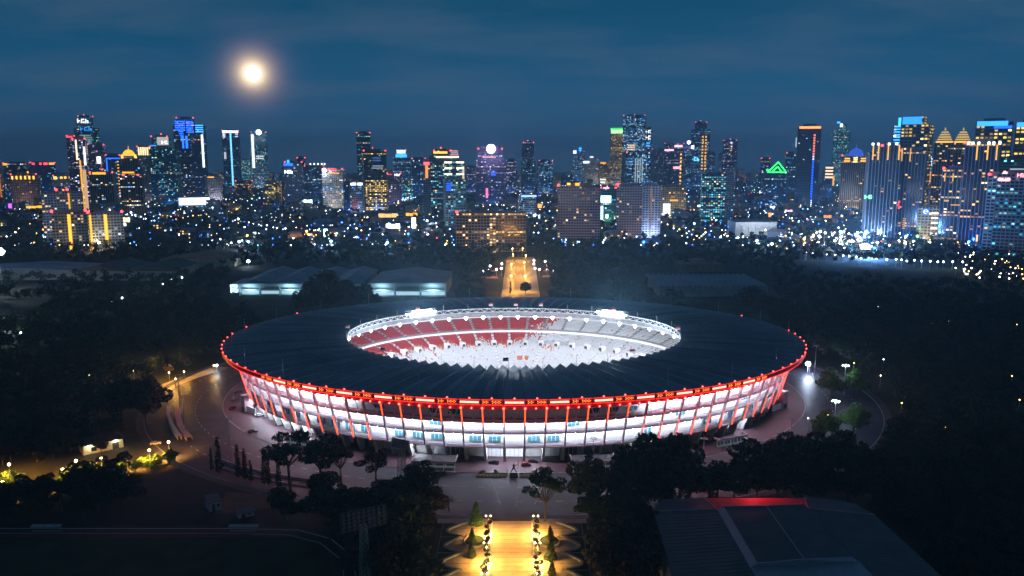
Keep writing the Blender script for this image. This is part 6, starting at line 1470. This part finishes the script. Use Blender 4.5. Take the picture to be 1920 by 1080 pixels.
# the brightest of these lamps throw real light on the houses, trees and air round them
for x, y, ci, si in [p for p in pts if p[3] == 2 and p[1] < 2600][:46]:
    c_ = [(.3, .55, 1), (.7, .85, 1), (1, .42, .06), (1, .75, .4), (.03, .15, 1), (1, .05, .05), (.1, 1, .3)][ci]
    lamp('POINT', (x, y - 3, 13), 60000 if ci in (0, 1, 4) else 30000, c_, size=1.5)
# a few scattered lights between the trees of the right-hand wood
for i in range(26):
    p = at(random.uniform(1450, 1915), random.uniform(545, 830)); pts.insert(0, (p.x, p.y, random.choice((1, 2, 3, 2)), 3))
for x, y, ci, si in pts[:295]:
    px, py, dep = proj(x, y, 0)
    o = link('street_lamp', LMe[ci][si], None, (x, y, 0)); where = f'in the wood on the right' if py > 545 else ('near the bright fairground on the right' if 1480 < px < 1700 and py > 440 else f'in the low town, {side_(px)} third')
    tag(o, f'{LM[ci][0]} street lamp shining {where}', 'street lamp', 'city street lamps')
q = MB()
for x, y, ci, si in pts[295:]:
    h, r = ((9, .7), (11, 1.1), (12, 1.8), (7, .32))[si]; r *= 1 + max(0, y - 2500) / 6000; q.tube((x, y, 0), (x, y, h), .16, n=3, mi=7); q.ball((x, y, h + r), r, ci, nu=5, nv=4)
o = q.build('city_lights', [m for _, m in LM] + [M_steel]); tag(o, 'scattered street lights of the far city', None, None, 'stuff')
# lit shopfronts and signboards between the houses
SGL = ['wide white signboard beside the pale apartment slab', 'narrow blue white signboard above the exhibition halls on the left', 'tall glaring signboard alone in the dark trees left of the hotel', 'widest glaring white signboard, left of the hotel', 'tall narrow white signboard just left of the hotel', 'long dim orange lit shop frontage left of the hotel', 'gold lit shop frontage beside the long orange one', 'small white signboard between hotel and brown apartments', 'square white signboard right above the hotel roof', 'thin pale blue signboard at the foot of the low blue white block', 'orange lit screen left of the broad brown apartments', 'pink signboard at the foot of the cream gold tower', 'orange red signboard left of the fairground', 'small deep blue signboard near the columned low building', 'small white signboard left of the glass office', 'wide white signboard at the foot of the green pyramid block', 'white signboard at the foot of the red crowned tower', 'dim orange lit shop frontage right of the red crowned tower', 'large dim pale blue screen in front of the right edge tower', 'violet signboard at the far left below the orange tower', 'gold lit shop frontage under the pinkish apartment block', 'warm lit entrance front right of the pale apartment slab', 'small white signboard below the blue grey tower', 'wide blue signboard below the dark block with roof lamps', 'dim pink shop frontage at the foot of the dim right tower']
sg = [(230, 421, 14, 6, Wt, 4), (478, 440, 6, 10, (.6, .8, 1), 6), (611, 437, 8, 16, (.7, .85, 1), 6), (737, 424, 26, 9, (.8, .9, 1), 7), (776, 418, 8, 20, (.75, .9, 1), 6), (728, 404, 36, 8, (1, .6, .2), 1.5), (772, 402, 22, 6, G, 2), (1168, 384, 3, 9, Wt, 4), (1002, 404, 5, 5, Wt, 6), (1011, 406, 3, 7, (.7, .9, 1), 5), (1012, 386, 8, 8, (1, .35, .1), 2.5), (1640, 378, 5, 7, Pk, 4), (1443, 403, 7, 8, (1, .3, .1), 3), (1330, 440, 4, 4, B, 8), (1310, 386, 5, 4, Wt, 5), (1448, 388, 9, 4, Wt, 4), (1497, 386, 8, 5, Wt, 4), (1551, 406, 14, 6, Or, 1.5), (1890, 410, 14, 14, (.4, .7, 1), 1.2), (20, 386, 6, 9, Pu, 3), (65, 388, 26, 5, G, 2), (238, 412, 12, 10, Wm, 2), (540, 374, 6, 4, Wt, 4), (578, 377, 16, 6, (.4, .65, 1), 5), (1478, 395, 14, 4, (.8, .4, .6), 3)]
for i, (px, py, w, h, c, s) in enumerate(sg):
    p = at(px, py + 12); k = proj(p.x, p.y, 0)[2] / F; z = at_dist(px, py, p.y).z
    o = thing('signboard', SGL[i], 'signboard', (p.x, p.y, 0), -math.atan2(p.x, p.y))
    q = MB(); q.box(-w * k / 2, w * k / 2, 0, 1.0, max(1, z - h * k / 2), z + h * k / 2); q.build('board', M_dark, o)
    q = MB(); n_ = 3 if w > h else 1
    for j in range(n_): q.box(-w * k / 2 + w * k * j / n_ + .3, -w * k / 2 + w * k * (j + 1) / n_ - .3, -.4, 0, max(1.2, z - h * k / 2 + .3), z + h * k / 2 - .3 - .8 * (j % 2))
    q.build('lit_panel', ecol(c, s), o)
    for s_ in (-1, 1): q = MB(); q.box(s_ * w * k * .3 - .4, s_ * w * k * .3 + .4, .2, .8, 0, max(1, z - h * k / 2)); q.build('post', M_steel, o)
# the moon
mp_ = Vector((0, 0, H)) + MOON_DIR * 30000
q = MB(); q.smooth = True; q.ball((0, 0, 0), 30000 * math.tan(R(.5)), nu=32, nv=18); mo_ = q.build('moon', emit('moon_face', (1, .97, .85), 6.0), None, mp_); tag(mo_, 'bright full moon high over the left of the skyline', 'moon')
# evening haze over the city
HAZE = True
if HAZE:
    bpy.context.view_layer.update()
    top_ = max(max((o.matrix_world @ Vector(c)).z for c in o.bound_box) for o in COL.objects if o.type == 'MESH' and o.name != 'moon')
    q = MB(); q.box(-9200, 9200, -600, 9200, -1.0, top_ + 6.0)
    m = bpy.data.materials.new('haze'); m.use_nodes = True; t = m.node_tree; t.nodes.clear()
    pv = N(t, 'ShaderNodeVolumePrincipled'); pv.inputs['Color'].default_value = (.42, .74, 1, 1); pv.inputs['Density'].default_value = 0.00014; pv.inputs['Anisotropy'].default_value = 0.35
    ou = N(t, 'ShaderNodeOutputMaterial'); t.links.new(pv.outputs[0], ou.inputs['Volume'])

    tag(q.build('haze', m), 'thin blue evening haze over the whole city', None, None, 'stuff')
